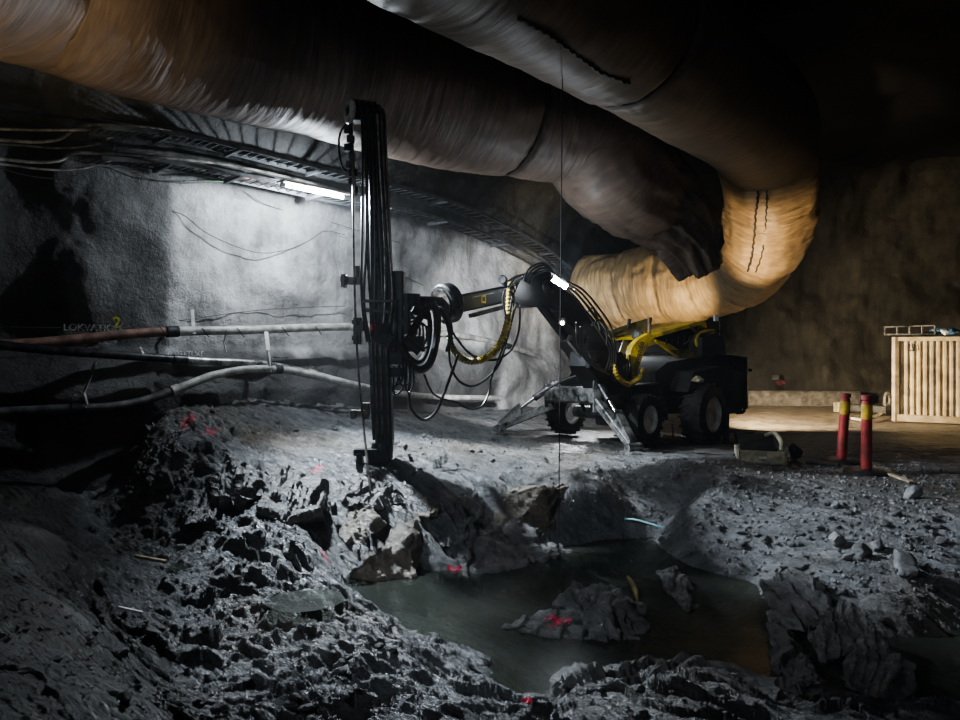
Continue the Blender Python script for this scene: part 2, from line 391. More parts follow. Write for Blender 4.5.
cw = np.array([[*PZ(a, b, zp)[:2], zv, r] for a, b, zp, zv, r in CP]+[[-12, 14, .5, .1], [-12, 8, 0, .1], [-9, 3, 0, .1], [8, 3, -.5, .3], [14, 8, -.1, .1], [16, 20, 0, .04], [0, 26, .2, .1], [6, 30, 0, .04], [16, 30, 0, .04], [-6, 20, .5, .1], [-12, 30, .5, .1], [0, 2.2, -.6, .8], [2.5, 2.2, -.6, .8], [-1.8, 2.2, -.1, .3], [-3, 1, 0, .1]])
def tps_fit(xy, z, lam=.02):
    n = len(xy); d = np.linalg.norm(xy[:, None]-xy[None], axis=2)
    K = np.where(d > 0, d*d*np.log(d+1e-9), 0)+lam*np.eye(n)
    A = np.zeros((n+3, n+3)); A[:n, :n] = K; Q = np.c_[np.ones(n), xy]; A[:n, n:] = Q; A[n:, :n] = Q.T
    return np.linalg.solve(A, np.r_[z, 0, 0, 0])
# a log-like warp so near detail and far detail carry similar weight
def warp(x, y):
    return np.stack([x/(y+2)*6, np.log(y+1.5)*6], -1)
CW = warp(cw[:, 0], cw[:, 1]); WT = tps_fit(CW, cw[:, 2])
def base_h(x, y):
    q = warp(x, y); r = np.zeros(x.shape); ro = np.zeros(x.shape); wsum = np.zeros(x.shape)
    for i in range(len(CW)):
        d2 = (q[..., 0]-CW[i, 0])**2+(q[..., 1]-CW[i, 1])**2
        d = np.sqrt(d2); r += WT[i]*d2*np.log(d+1e-9)
        ww = 1/(d2+.01)**1.5; ro += ww*cw[i, 3]; wsum += ww
    n = len(CW); r += WT[n]+WT[n+1]*q[..., 0]+WT[n+2]*q[..., 1]
    return np.clip(r, -1.15, 1.4), ro/wsum
def ground(x, y):
    x = np.asarray(x, float); y = np.asarray(y, float)
    z, ro = base_h(x, y)
    # strata run down to the right in the lower left, broken by blocks
    a = R(-38); u = x*math.cos(a)+y*math.sin(a); v = -x*math.sin(a)+y*math.cos(a)
    wx = .09*fbm(x*1.1, y*1.1, o=2, s=11); wy = .09*fbm(x*1.1, y*1.1, o=2, s=31)
    f1 = facet((u+wx)/1.5, (v+wy)/.5, 3, .7, (0, .4))
    f2 = facet((u+wx)/.7, (v+wy)/.17, 9, .7, (0, .6))
    f3 = facet((u+wx*.6)/.34, (v+wy*.6)/.075, 21, .7, (0, .6))
    n = fbm(x*5, y*5, o=5, s=5)
    rid = 1-np.abs(fbm(u*1.5+9, v*6, o=5, s=91, g=.6))*2.2
    q1 = v/.34+1.5*fbm(u*.7, v*1.1, o=3, s=45)+.5*fbm(u*3, v*4, o=2, s=46); s1 = q1-np.floor(q1)
    q2 = v/.13+1.6*fbm(u*1.1+5, v*2, o=3, s=47)+.5*fbm(u*6, v*6, o=2, s=48); s2 = q2-np.floor(q2)
    m1 = np.clip(.6+1.2*fbm(u*.8, v*1.4, o=2, s=49), 0, 1); m2 = np.clip(.5+1.3*fbm(u*1.6+3, v*2.4, o=2, s=50), 0, 1)
    z = z+ro*(.13*f1+.022*f2+.010*f3-.11*m1*(s1-.5)-.05*m2*(s2-.5)+.025*n+.10*(rid-.5))+(.012+.03*np.clip(ro, 0, .35))*fbm(x*3, y*3, o=5, s=8)+.004*fbm(x*22, y*22, o=2, s=61)
    return z, ro
def gz(x, y):
    return float(ground(np.array([x]), np.array([y]))[0][0])
def G(px, py, dz=0.0):
    """the point of the ground seen in direction (px, py)"""
    ys = np.exp(np.linspace(math.log(2.3), math.log(26), 1500)); xs = (px-480)/F*ys; zs = H-(py-YH)/F*ys
    g = ground(xs, ys)[0]; k = np.argmax(g >= zs)
    return Vector((xs[k], ys[k], g[k]+dz))
NU, NV = 760, 860
rows = np.exp(np.linspace(math.log(2.25), math.log(31), NV)); us = np.linspace(-.98, .95, NU)
U, Y = np.meshgrid(us, rows, indexing='ij'); X = U*Y
Z, RO = ground(X, Y)
xf, yf = X.ravel(), Y.ravel(); V = np.stack([xf, yf, Z.ravel()], -1)
ro = np.clip(RO.ravel(), 0, 1)[:, None]
c1 = fbm(xf*.9, yf*.9, o=4, s=77)[:, None]
colr = np.array([[.135, .14, .145]])*(1+.35*c1); road = np.array([[.085, .08, .072]])*(1+.2*c1)
colr = colr*(.8+.45*np.clip(fbm(xf*4, yf*4, o=4, s=78)+.5, 0, 1.4))[:, None]
brown = np.clip(fbm(xf*.7+4, yf*.7, o=3, s=99), 0, 1)[:, None]*1.2
colr = colr*(1-brown)+np.array([[.15, .125, .095]])*brown
k = np.clip((ro-.08)/.25, 0, 1); C = road*(1-k)+colr*k
far = np.clip((yf-13)/5, 0, 1)[:, None]*(1-k)*np.clip((xf-3)/2, 0, 1)[:, None]
C = C*(1-far)+np.array([[.30, .25, .19]])*far
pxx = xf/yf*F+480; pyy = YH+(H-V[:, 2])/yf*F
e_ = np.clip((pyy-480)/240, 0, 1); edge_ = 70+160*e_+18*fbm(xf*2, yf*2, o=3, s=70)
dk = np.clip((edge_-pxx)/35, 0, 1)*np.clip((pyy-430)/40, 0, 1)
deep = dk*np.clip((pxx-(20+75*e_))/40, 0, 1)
C = C*(1-(.60*dk+.25*deep)[:, None])  # shade over the left road and bank, put into the ground colour
for (a, b, rr) in ((188,422,.10),(211,432,.09),(318,470,.06),(275,498,.12),(272,490,.08),(325,555,.07),(290,480,.08)):
    g = G(a, b); d = np.sqrt((xf-g.x)**2+((yf-g.y)*.6)**2)+.06*fbm(xf*14, yf*14, o=3, s=5)
    t = (np.clip((rr-d)/(rr*.4), 0, 1)*.75)[:, None]; C = C*(1-t)+np.array([[.75, .08, .14]])*t
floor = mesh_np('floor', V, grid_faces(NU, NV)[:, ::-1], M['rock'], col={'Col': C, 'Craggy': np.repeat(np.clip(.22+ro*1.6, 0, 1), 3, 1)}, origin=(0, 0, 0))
tag(floor, kind='structure')
# water
# ------------------------------------------------------------ walls
WALLPX = [(-420, 6.2), (-200, 7.6), (0, 9.5), (100, 10.3), (180, 11.1), (250, 12.0), (350, 13.6), (450, 16.3), (500, 18.0), (545, 20.0)]
def wall_D(px): return float(np.interp(px, [a for a, b in WALLPX], [b for a, b in WALLPX]))
def WP(px, py, off=.15): return P(px, py, wall_D(px)-off)     # a point just in front of the left wall
def extrude_wall(name, plan, prof, mat, colf, amp=.22, nu=420, nv=170, seed=0, flip=False):
    pl = [Vector((x, y, 0)) for x, y in plan]
    sp = smooth_path(pl, 20); seg = np.array([[p.x, p.y] for p in sp])
    d = np.r_[0, np.cumsum(np.linalg.norm(np.diff(seg, axis=0), axis=1))]
    s = np.linspace(0, d[-1], nu); px = np.interp(s, d, seg[:, 0]); py = np.interp(s, d, seg[:, 1])
    tx = np.gradient(px); ty = np.gradient(py); l = np.hypot(tx, ty); nx, ny = ty/l, -tx/l
    if flip: nx, ny = -nx, -ny
    pr = np.array(prof); dd = np.r_[0, np.cumsum(np.linalg.norm(np.diff(pr, axis=0), axis=1))]
    q = np.linspace(0, dd[-1], nv); off = np.interp(q, dd, pr[:, 0]); zz = np.interp(q, dd, pr[:, 1])
    S, Zz = np.meshgrid(s, zz, indexing='ij'); O = np.broadcast_to(off, S.shape)
    n = fbm(S*.55+seed, Zz*.55, o=3, s=seed)*amp*1.6+np.abs(fbm(S*1.1, Zz*.7+seed, o=3, s=seed+3))*amp*.55+.02*fbm(S*7, Zz*7, o=3, s=seed+7)
    X = px[:, None]+nx[:, None]*(O+n); Yy = py[:, None]+ny[:, None]*(O+n)
    V = np.stack([X.ravel(), Yy.ravel(), Zz.ravel()], -1)
    f = grid_faces(nu, nv)
    return mesh_np(name, V, f if flip else f[:, ::-1], mat, col={'Col': colf(V)}, origin=(0, 0, 0))
def left_col(V):
    pxx = V[:, 0]/V[:, 1]*F+480; z = V[:, 2]; n = fbm(V[:, 0]*.8, V[:, 1]*.8, z*.8, o=4, s=40)
    n2 = fbm(V[:, 0]*2.5, V[:, 1]*2.5, z*.5, o=3, s=43)
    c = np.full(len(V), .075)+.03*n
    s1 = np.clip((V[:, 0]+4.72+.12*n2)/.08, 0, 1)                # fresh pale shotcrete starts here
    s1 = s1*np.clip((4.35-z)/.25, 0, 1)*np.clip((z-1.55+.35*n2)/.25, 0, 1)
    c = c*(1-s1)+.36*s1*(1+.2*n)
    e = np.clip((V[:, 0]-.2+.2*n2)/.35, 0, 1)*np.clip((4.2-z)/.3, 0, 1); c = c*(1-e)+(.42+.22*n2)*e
    dk = np.clip((-5.72-V[:, 0]+.06*n2)/.15, 0, 1); c = c*(1-dk*.75)  # shade of the far-left recess, put into the wall colour
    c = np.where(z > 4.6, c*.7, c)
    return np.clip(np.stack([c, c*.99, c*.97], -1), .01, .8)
planL = [(-9.5, -3), (-9, 1)]+[tuple(P(a, 350, b)[:2]) for a, b in WALLPX[1:]]+[(2.1, 20.6), (2.2, 21.6), (1.9, 24), (1.4, 27)]
profL = [(.6, -.8), (.55, -.1), (.30, .5), (.38, 1.0), (.25, 1.35), (0, 1.7), (0, 2.8), (.02, 3.9), (.15, 4.7), (.6, 5.5), (1.5, 6.3), (2.8, 6.9), (4.4, 7.3)]
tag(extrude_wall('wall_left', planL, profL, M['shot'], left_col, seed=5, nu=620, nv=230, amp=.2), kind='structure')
def back_col(V):
    n = fbm(V[:, 0]*.7, V[:, 1]*.7, V[:, 2]*.3, o=4, s=50); b = np.clip((V[:, 0]-4)/4, 0, 1)
    c = .033*(1+.9*n)
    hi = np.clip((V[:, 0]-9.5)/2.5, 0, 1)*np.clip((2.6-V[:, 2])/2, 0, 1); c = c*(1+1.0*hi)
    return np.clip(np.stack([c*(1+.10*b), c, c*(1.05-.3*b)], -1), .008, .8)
planB = [(-2, 29), (1.2, 27.6), (4, 25), (6.5, 23.6), (10, 23.2), (13.5, 22.2), (16.5, 19.5), (18, 15), (19, 8), (19, 2)]
profB = [(.3, -.6), (.2, .3), (.05, 1.5), (0, 3), (.1, 4.5), (.6, 5.8), (1.6, 6.8), (3, 7.4)]
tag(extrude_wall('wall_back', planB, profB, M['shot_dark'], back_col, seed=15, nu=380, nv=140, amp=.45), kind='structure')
nu, nv = 200, 200
cx, cy = np.meshgrid(np.linspace(-12, 20, nu), np.linspace(-5, 31, nv), indexing='ij')
czz = 7.1+.45*fbm(cx*.35, cy*.35, o=4, s=60)-.25*np.clip(np.abs(cx-3)/12, 0, 1)**2
Vc = np.stack([cx.ravel(), cy.ravel(), czz.ravel()], -1)
cc = np.clip(.016*(1+.6*fbm(cx.ravel()*.5, cy.ravel()*.5, o=3, s=61)), .01, 1)
tag(mesh_np('ceiling', Vc, grid_faces(nu, nv), M['shot_dark'], col={'Col': np.stack([cc]*3, -1)}, origin=(0, 0, 7)), kind='structure')

# ------------------------------------------------------------ ventilation ducts
def duct(name, low, radf, mat, parent, seed, joints=(), side=1, wr=1.0, sag=.0, nseg=420, nr=96, pleat=1.0, endflat=None, flat=1.0):
    """low: points on the lower silhouette (px, py, D, radius): centre is offset across the view"""
    P0 = [P(a, b, d) for a, b, d, r in low]; rad = [r for *_, r in low]; cen = []
    eye = Vector((0, 0, H))
    for i, p in enumerate(P0):
        t = (P0[min(i+1, len(P0)-1)]-P0[max(i-1, 0)]).normalized(); v = (p-eye).normalized()
        n = t.cross(v).normalized()*side
        if i in getattr(duct, 'noflip', ()): pass
        cen.append(p+n*rad[i])
    return duct_c(name, cen, rad, mat, parent, seed, joints, wr, sag, nseg, nr, pleat, endflat, flat)
def duct_c(name, cen, rad, mat, parent, seed, joints=(), wr=1.0, sag=.0, nseg=420, nr=96, pleat=1.0, endflat=None, flat=1.0):
    sp = smooth_path(cen, 24); rs = smooth_path([Vector((r, 0, 0)) for r in rad], 24)
    c = np.array(sp); rr = np.array([r.x for r in rs])
    d = np.r_[0, np.cumsum(np.linalg.norm(np.diff(c, axis=0), axis=1))]; s = np.linspace(0, d[-1], nseg)
    c = np.stack([np.interp(s, d, c[:, k]) for k in range(3)], -1); rr = np.interp(s, d, rr)
    T, Nn = frames([Vector(p) for p in c]); T = np.array(T); Nn = np.array(Nn); B = np.cross(T, Nn)
    ang = np.linspace(0, 2*np.pi, nr+1)
    S, A = np.meshgrid(s, ang, indexing='ij'); ca, sa = np.cos(A), np.sin(A)
    # hoop pleats, long soft sags, puckers next to the joints
    w = np.abs(fbm(S*5.5*pleat+seed, ca*.9+3, sa*.9, o=4, s=seed))*.02*wr
    w += .05*wr*fbm(S*.8, ca*1.2, sa*1.2, o=3, s=seed+9)
    w += .02*wr*fbm(S*2.2+ca*2, ca*2.2, sa*2.2, o=3, s=seed+19)
    for jj in joints:
        g = np.exp(-((S-jj*s[-1])/.07)**2); g2 = np.exp(-np.abs(S-jj*s[-1])/.45)
        w += .07*g+.05*g2*np.abs(fbm(A*7, S*1.2, o=3, s=seed+5))
    if endflat:
        e = np.clip((S/s[-1]-endflat)/(1-endflat), 0, 1)
        fold = np.abs(fbm(A*2.6+.6*S, S*.5, o=3, s=seed+31, g=.6))
        w += e*(.75*fold-.16)+.12*e*np.sin(A*7+2*fbm(S*1.3, A, o=2, s=4))**2
    rad2 = rr[:, None]*(1-w)
    x, y = rad2*ca, rad2*sa
    X = c[:, None, :]+Nn[:, None, :]*x[..., None]*flat+B[:, None, :]*y[..., None]
    X = X+np.array([0, 0, -1])*(sag*np.clip(-x/rr[:, None], 0, 1)**2)[..., None]*np.abs(np.sin(S*1.05))[..., None]
    V = X.reshape(-1, 3); uv = np.stack([S.ravel(), (A*1.0).ravel()], -1)
    o = mesh_np(name, V, grid_faces(nseg, nr+1), mat, parent, uv=uv)
    return o, c, rr, Nn, B, s
r2 = empty('ventilation_duct', P(300, 60, 8.8), 'wide brown fabric ventilation duct sagging across the upper left, rearmost one ending in loose folds', 'ventilation duct')
low2 = [(-260, 22, 5.0, 1.1), (-120, 43, 6.1, 1.1), (0, 63, 7.5, 1.12), (60, 77, 8.1, 1.12), (130, 97, 8.8, 1.12), (230, 123, 9.7, 1.12), (330, 143, 10.6, 1.12), (430, 166, 11.4, 1.1), (520, 181, 12.2, 1.05), (556, 184, 12.5, 1.02), (571, 206, 12.7, 1.0), (610, 232, 13.2, .92), (638, 243, 13.6, .8), (658, 255, 13.9, .66), (680, 282, 14.2, .45)]
d2, c2, rr2, N2, B2, s2 = duct('fabric_sleeve', low2, None, M['duct_red'], r2, 3, joints=(.655,), side=1, wr=1.0, pleat=1.4, nseg=640, endflat=.78)
r1 = empty('ventilation_duct', P(640, 60, 10), 'dark fabric ventilation duct overhead, bending into a lit tan elbow above the drill rig', 'ventilation duct')
low1 = [(120, -120, 4.3, 1.0), (250, -58, 5.5, 1.0), (370, 2, 6.9, 1.0), (480, 52, 8.2, 1.0), (590, 104, 9.8, 1.0), (660, 139, 11.2, 1.0), (722, 172, 12.8, .98)]
cen1 = []
eye = Vector((0, 0, H)); pp = [P(a, b, d) for a, b, d, r in low1]
for i, p in enumerate(pp):
    t = (pp[min(i+1, len(pp)-1)]-pp[max(i-1, 0)]).normalized(); cen1.append(p+t.cross((p-eye).normalized()).normalized()*low1[i][3])
rad1 = [r for *_, r in low1]
cen1 += [P(766, 150, 13.7), P(769, 195, 14.3), P(762, 238, 15.0), P(740, 264, 15.8), (P(702, 279, 16.6)), P(655, 284, 17.4), P(615, 292, 18.2), P(592, 295, 18.7)]
rad1 += [.90, .88, .90, .92, .92, .98, 1.0, 1.0]
# split into a dark overhead sleeve, and the tan elbow
k = len(low1)
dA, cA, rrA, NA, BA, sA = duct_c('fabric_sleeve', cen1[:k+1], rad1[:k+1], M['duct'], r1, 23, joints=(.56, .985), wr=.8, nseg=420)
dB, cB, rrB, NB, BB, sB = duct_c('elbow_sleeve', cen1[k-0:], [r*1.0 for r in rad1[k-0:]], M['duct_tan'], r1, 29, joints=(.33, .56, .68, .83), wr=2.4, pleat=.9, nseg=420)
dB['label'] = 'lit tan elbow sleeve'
def seam_ring(cen, rr, Nn, Bb, s, frac, parent, name='joint_seam', w=.025):
    i = int(frac*(len(s)-1)); pts = []
    for k in range(41):
        a = 2*math.pi*k/40; pts.append(Vector(cen[i])+(Vector(Nn[i])*math.cos(a)+Vector(Bb[i])*math.sin(a))*rr[i]*(.945+.012*math.sin(9*a)))
    MB().tube(pts, w, 6, sm=False).build(name, M['seam'], parent)
def seam_long(cen, rr, Nn, Bb, s, f0, f1, ang, parent, off=1.0, r=.018):
    pts = []
    for q in np.linspace(f0, f1, 60):
        i = int(q*(len(s)-1)); a = ang+.03*math.sin(q*40)
        pts.append(Vector(cen[i])+(Vector(Nn[i])*math.cos(a)+Vector(Bb[i])*math.sin(a))*rr[i]*off)
    MB().tube(pts, r, 6, sm=False).build('lacing_seam', M['seam'], parent)
seam_ring(cA, rrA, NA, BA, sA, .56, r1)
seam_ring(c2, rr2, N2, B2, s2, .655, r2, w=.03)

def seam_px(pxs, cen, rr, Nn, Bb, parent, r=.02, sc=1.0, mat='seam', name='lacing_seam'):
    n = len(cen); ii = np.arange(0, n, 2); aa = np.linspace(0, 2*np.pi, 121)[:-1]
    I, A = np.meshgrid(ii, aa, indexing='ij')
    Pt = cen[I]+(np.cos(A)[..., None]*np.array(Nn)[I]+np.sin(A)[..., None]*Bb[I])*(rr[I]*sc)[..., None]
    nn = np.cos(A)[..., None]*np.array(Nn)[I]+np.sin(A)[..., None]*Bb[I]
    vis = ((Pt-np.array([0, 0, H]))*nn).sum(-1) < 0
    X = 480+F*Pt[..., 0]/Pt[..., 1]; Yp = YH-F*(Pt[..., 2]-H)/Pt[..., 1]
    key = []
    for a, b in pxs:
        d = np.where(vis, (X-a)**2+(Yp-b)**2, 1e9); k = np.unravel_index(np.argmin(d), d.shape); key.append((I[k], A[k]))
    pts = []
    for (i0, a0), (i1, a1) in zip(key[:-1], key[1:]):
        if a1-a0 > math.pi: a1 -= 2*math.pi
        if a0-a1 > math.pi: a1 += 2*math.pi
        for t in np.linspace(0, 1, 14):
            i = int(round(i0+(i1-i0)*t)); a = a0+(a1-a0)*t+.012*math.sin(t*25)
            pts.append(Vector(cen[i])+(Vector(Nn[i])*math.cos(a)+Vector(Bb[i])*math.sin(a))*float(rr[i]*sc))
    MB().tube(pts, r, 6, sm=False).build(name, M[mat], parent)
seam_px([(519, 20), (548, 36), (575, 54), (600, 70), (630, 83)], cA, rrA, NA, BA, r1, .022)
seam_px([(757, 190), (756, 215), (753, 245), (748, 272)], cB, rrB, NB, BB, r1, .02, 1.03)
seam_px([(768, 190), (767, 215), (763, 245), (756, 272)], cB, rrB, NB, BB, r1, .014, 1.03)
# ------------------------------------------------------------ water, rocks, stones
import bmesh
def water_sheet(name, pts, label, z=WZ):
    q = smooth_path([PZ(a, b, z) for a, b in pts]+[PZ(*pts[0], z)], 4)[:-1]
    me = bpy.data.meshes.new(name); c = sum(q, Vector())/len(q)
    me.from_pydata([p-c for p in q], [], [tuple(range(len(q)))]); me.materials.append(M['water'])
    if me.polygons[0].normal.z < 0: me.flip_normals()
    o = finish(bpy.data.objects.new(name, me), None, c)
    return tag(o, label, 'water', None, 'stuff')
water_sheet('flood_water', [(335, 560), (420, 545), (520, 535), (700, 530), (780, 580), (860, 590), (985, 590), (1100, 640), (1100, 740), (700, 745), (500, 735), (430, 660), (330, 610)], 'dark murky water standing in the excavated pit')
g = G(302, 600)
water_sheet('puddle', [(262, 604), (285, 592), (330, 590), (345, 600), (318, 610), (283, 612)], 'small pale puddle lying on the wet rock at lower left', z=g.z+.012)
g = G(180, 566)
water_sheet('puddle', [(165, 569), (180, 562), (205, 563), (213, 568), (195, 572)], 'tiny puddle beside the thin plank in the rubble', z=g.z+.012)

_ico = {}
def ico(n):
    if n not in _ico:
        bm = bmesh.new(); bmesh.ops.create_icosphere(bm, subdivisions=n, radius=1)
        V = np.array([v.co[:] for v in bm.verts]); Fc = np.array([[v.index for v in f.verts] for f in bm.faces]); bm.free()
        _ico[n] = (V, Fc)
    return _ico[n]
def rock_verts(seed, n=5, cuts=16, rough=.05, strata=0.0):
    rs = np.random.RandomState(seed); V, Fc = ico(n)
    nn = rs.normal(size=(cuts, 3)); nn /= np.linalg.norm(nn, axis=1)[:, None]; d = rs.uniform(.48, .85, cuts)
    dot = V @ nn.T; r = np.min(np.where(dot > .05, d/np.maximum(dot, .05), 9), axis=1); r = np.minimum(r, 1.25)
    W = V*r[:, None]
    nz = fbm(W[:, 0]*2.2+seed, W[:, 1]*2.2, W[:, 2]*2.2, o=5, s=seed, g=.6)
    if strata: nz = nz*.5+.8*(np.abs(fbm(W[:, 0]*1.0, W[:, 1]*7+seed, W[:, 2]*5, o=4, s=seed+4))-.2)*strata
    return W*(1+rough*2*nz)[:, None], Fc
def boulder(seed, px, py, D, size, rot, label, mat='boulder', name='boulder', n=5, cuts=14, rough=.06, strata=0.0, z=None, group=None):
    V, Fc = rock_verts(seed, n, cuts, rough, strata)
    Mx = np.array((Matrix.Rotation(R(rot[2]), 3, 'Z') @ Matrix.Rotation(R(rot[1]), 3, 'Y') @ Matrix.Rotation(R(rot[0]), 3, 'X')))
    V = (V*np.array(size)) @ Mx.T
    c = P(px, py, D) if D else G(px, py)
    if z is not None: c.z += z
    o = mesh_np(name, V+np.array(c), Fc, M[mat], smooth=True, origin=c)
    o.data.set_sharp_from_angle(angle=R(50))
    return tag(o, label, 'rock', group)
def hull_rock(seed, pts, label, mat='boulder', amp=.05, strata=.05, axis=(.5, -.25, .8), fs=7.0, L=.045, tri=None):
    bm = bmesh.new()
    for p in pts: bm.verts.new(P(*p))
    bmesh.ops.convex_hull(bm, input=bm.verts)
    loose = [v for v in bm.verts if not v.link_faces]
    bmesh.ops.delete(bm, geom=loose, context='VERTS')
    for _ in range(7):
        es = [e for e in bm.edges if e.calc_length() > L]
        if not es or len(bm.verts) > 40000: break
        bmesh.ops.subdivide_edges(bm, edges=es, cuts=1); bmesh.ops.triangulate(bm, faces=[f for f in bm.faces if len(f.verts) > 3])
    for _ in range(2): bmesh.ops.smooth_vert(bm, verts=bm.verts, factor=.5, use_axis_x=True, use_axis_y=True, use_axis_z=True)
    bm.normal_update()
    V = np.array([v.co[:] for v in bm.verts]); Nn = np.array([v.normal[:] for v in bm.verts]); Fc = np.array([[v.index for v in f.verts] for f in bm.faces]); bm.free()
    x, y, z = V.T; q = seed*3.7
    ax = np.array(axis)/np.linalg.norm(axis); t = V @ ax*fs+1.3*fbm(x*1.5+q, y*1.5, z*1.5, o=3, s=seed)
    st = t-np.floor(t); t2 = t*2.7+.6; st2 = t2-np.floor(t2)
    d = amp*1.6*fbm(x*2.2+q, y*2.2, z*2.2, o=3, s=seed)+amp*1.3*(.35-np.abs(fbm(x*4+q, y*4, z*4, o=4, s=seed+3)))+amp*.5*fbm(x*14, y*14, z*14, o=3, s=seed+5)+strata*(st-.5)+strata*.4*(st2-.5)
    V = V+Nn*d[:, None]
    o = mesh_np('boulder', V, Fc, M[mat], smooth=True); o.data.set_sharp_from_angle(angle=R(42))
    return tag(o, label, 'rock')
hull_rock(11, [(543,489,8.9),(552,550,8.7),(606,484,10.0),(608,542,9.9),(476,512,8.8),(500,545,8.4),(500,492,9.8),(600,481,10.6),(465,500,9.8),(520,560,9.2)], 'big brown-faced rock ledge with a dark right side above the water', 'boulder_brown', .045, .03)
hull_rock(12, [(420,490,9.4),(470,478,9.7),(505,490,9.3),(490,520,8.7),(440,520,8.6),(410,512,8.7),(450,500,8.5)], 'grey rock shelf between the mast foot and the brown ledge', 'boulder', .08, .07)
hull_rock(13, [(418,506,8.3),(366,560,7.6),(348,578,7.4),(412,532,7.75),(414,580,7.4),(375,584,7.3),(445,518,8.6),(430,560,8.2),(392,528,8.4)], 'brown tilted rock face left of the pink-marked slab', 'boulder_brown', .05, .03)
pinkrock = hull_rock(14, [(436,585,7.7),(445,552,8.0),(470,522,8.6),(498,518,8.7),(560,545,8.8),(594,563,8.3),(560,582,7.8),(505,594,7.3),(462,594,7.3),(478,545,8.0)], 'broad grey rock slab with a pink cross at the water edge', 'boulder', .07, .06)
hull_rock(15, [(425,528,8.4),(450,508,8.8),(475,520,8.4),(462,545,8.0),(432,550,7.9)], 'low craggy rock wedged above the pink-marked slab', 'boulder', .08, .06)
isl = hull_rock(16, [(503,627,6.1),(530,617,6.3),(605,620,6.35),(612,642,5.8),(540,636,5.9),(560,614,6.5),(560,650,6.1)], 'flat craggy front rock of the island with a pink mark', 'boulder', .06, .03, L=.035)
hull_rock(17, [(558,594,6.9),(575,584,6.9),(610,585,6.8),(642,606,6.5),(645,642,5.85),(604,640,5.8),(590,608,6.1),(618,600,6.15),(556,612,6.6),(610,640,6.8)], 'craggy back rock of the island standing higher in the water', 'boulder', .08, .035, L=.035)
hull_rock(18, [(656,571,7.5),(675,565,7.7),(690,590,7.0),(702,608,6.55),(688,612,6.4),(667,592,6.9),(695,605,7.1)], 'narrow pale rock wedge poking from water at middle right', 'boulder', .05, .05, L=.03)
hull_rock(19, [(760,584,6.6),(790,573,6.6),(824,588,6.4),(830,612,6.1),(812,634,5.85),(785,630,5.9),(768,606,6.2),(800,600,7.0)], 'dark blocky rock behind the striped slabs', 'boulder', .05, .04)
hull_rock(20, [(765,612,6.2),(776,611,6.25),(797,645,5.6),(826,690,4.85),(800,696,4.8),(776,668,5.15),(793,662,5.6)], 'long thin rock blade left of the striped slabs', 'boulder', .05, .05, L=.03)
sax_ = (.75, -.45, .1)
hull_rock(21, [(838,596,5.9),(860,603,5.8),(874,625,5.6),(845,658,5.4),(820,662,5.35),(806,637,5.65),(850,645,6.0),(840,672,5.5)], 'upper striped grey slab leaning out of the water on the right', 'boulder', .035, .02, sax_, 14, L=.03)
hull_rock(22, [(840,660,5.35),(872,621,5.6),(886,638,5.5),(897,668,5.15),(868,698,4.85),(842,686,5.0),(886,684,5.5)], 'middle striped grey slab leaning out of the water on the right', 'boulder', .035, .02, sax_, 14, L=.03)
hull_rock(23, [(866,696,4.85),(892,649,5.25),(917,663,5.1),(911,694,4.8),(880,718,4.55),(912,702,5.2)], 'lowest striped grey slab near the lower right corner', 'boulder', .035, .02, sax_, 14, L=.03)
hull_rock(24, [(862,708,4.5),(868,702,4.55),(893,672,4.9),(900,664,5.0),(896,676,4.9),(872,710,4.45)], 'pale rock splinter lying across the lowest striped slab', 'boulder', .02, .01, L=.02)
hull_rock(25, [(560,680,4.9),(600,668,5.1),(660,655,5.4),(700,668,5.1),(715,700,4.6),(690,725,4.3),(600,730,4.2),(555,718,4.4),(640,690,5.6)], 'large dark rock at the bottom edge right of centre', 'boulder', .08, .07)
hull_rock(26, [(705,672,5.1),(740,668,5.1),(790,690,4.8),(800,712,4.5),(740,722,4.4),(705,712,4.5),(760,700,5.3)], 'dark rock beside the forked root in the foreground', 'boulder', .07, .06)
boulder(27, 528, 706, 4.75, (.12, .10, .10), (0, 0, 30), 'small rock tipped with pink paint at the bottom edge', 'boulder', n=4)
hull_rock(28, [(203,492,8.3),(225,460,8.6),(250,468,8.3),(264,495,7.9),(235,508,7.7),(213,502,7.9),(245,480,8.9)], 'dark angular outcrop on the left of the rock field', 'boulder', .07, .06)
hull_rock(29, [(253,492,8.2),(270,466,8.6),(300,473,8.4),(324,492,8.2),(318,514,7.7),(290,522,7.5),(260,512,7.6),(300,495,8.9)], 'dark outcrop with faint pink paint left of the drill mast', 'boulder', .08, .06)
hull_rock(30, [(180,505,8.2),(200,490,8.4),(222,502,8.0),(215,520,7.6),(185,525,7.6)], 'low dark rock under the left crest', 'boulder', .07, .05)
hull_rock(31, [(126,490,8.9),(148,430,9.9),(190,414,10.1),(216,440,9.4),(190,478,8.6),(150,495,8.4),(178,450,8.9)], 'pale sloping rock crest at the left end of the rock field', 'boulder', .08, .08)
hull_rock(32, [(212,448,9.2),(232,440,9.4),(222,452,9.0),(214,455,9.0),(226,452,9.5)], 'pointed rock flake beside the left crest', 'boulder', .02, .02, L=.03)
hull_rock(33, [(340,492,8.6),(365,474,9.0),(392,480,8.8),(400,500,8.3),(370,510,8.1),(345,506,8.2)], 'ridge of broken rock right under the drill mast foot', 'boulder', .08, .07)
hull_rock(34, [(400,498,8.6),(425,486,9.0),(448,498,8.6),(440,515,8.2),(410,520,8.1)], 'brownish rock lump right of the drill mast foot', 'boulder_brown', .06, .04)
hull_rock(35, [(350,512,8.0),(375,505,8.1),(380,530,7.7),(355,545,7.4),(338,535,7.6)], 'brownish broken block left of the tilted brown face', 'boulder_brown', .06, .04)
boulder(35, 118, 655, None, (.06, .06, .045), (0, 0, 20), 'loose dark stone on the shaded bank at lower left', 'boulder', n=4)
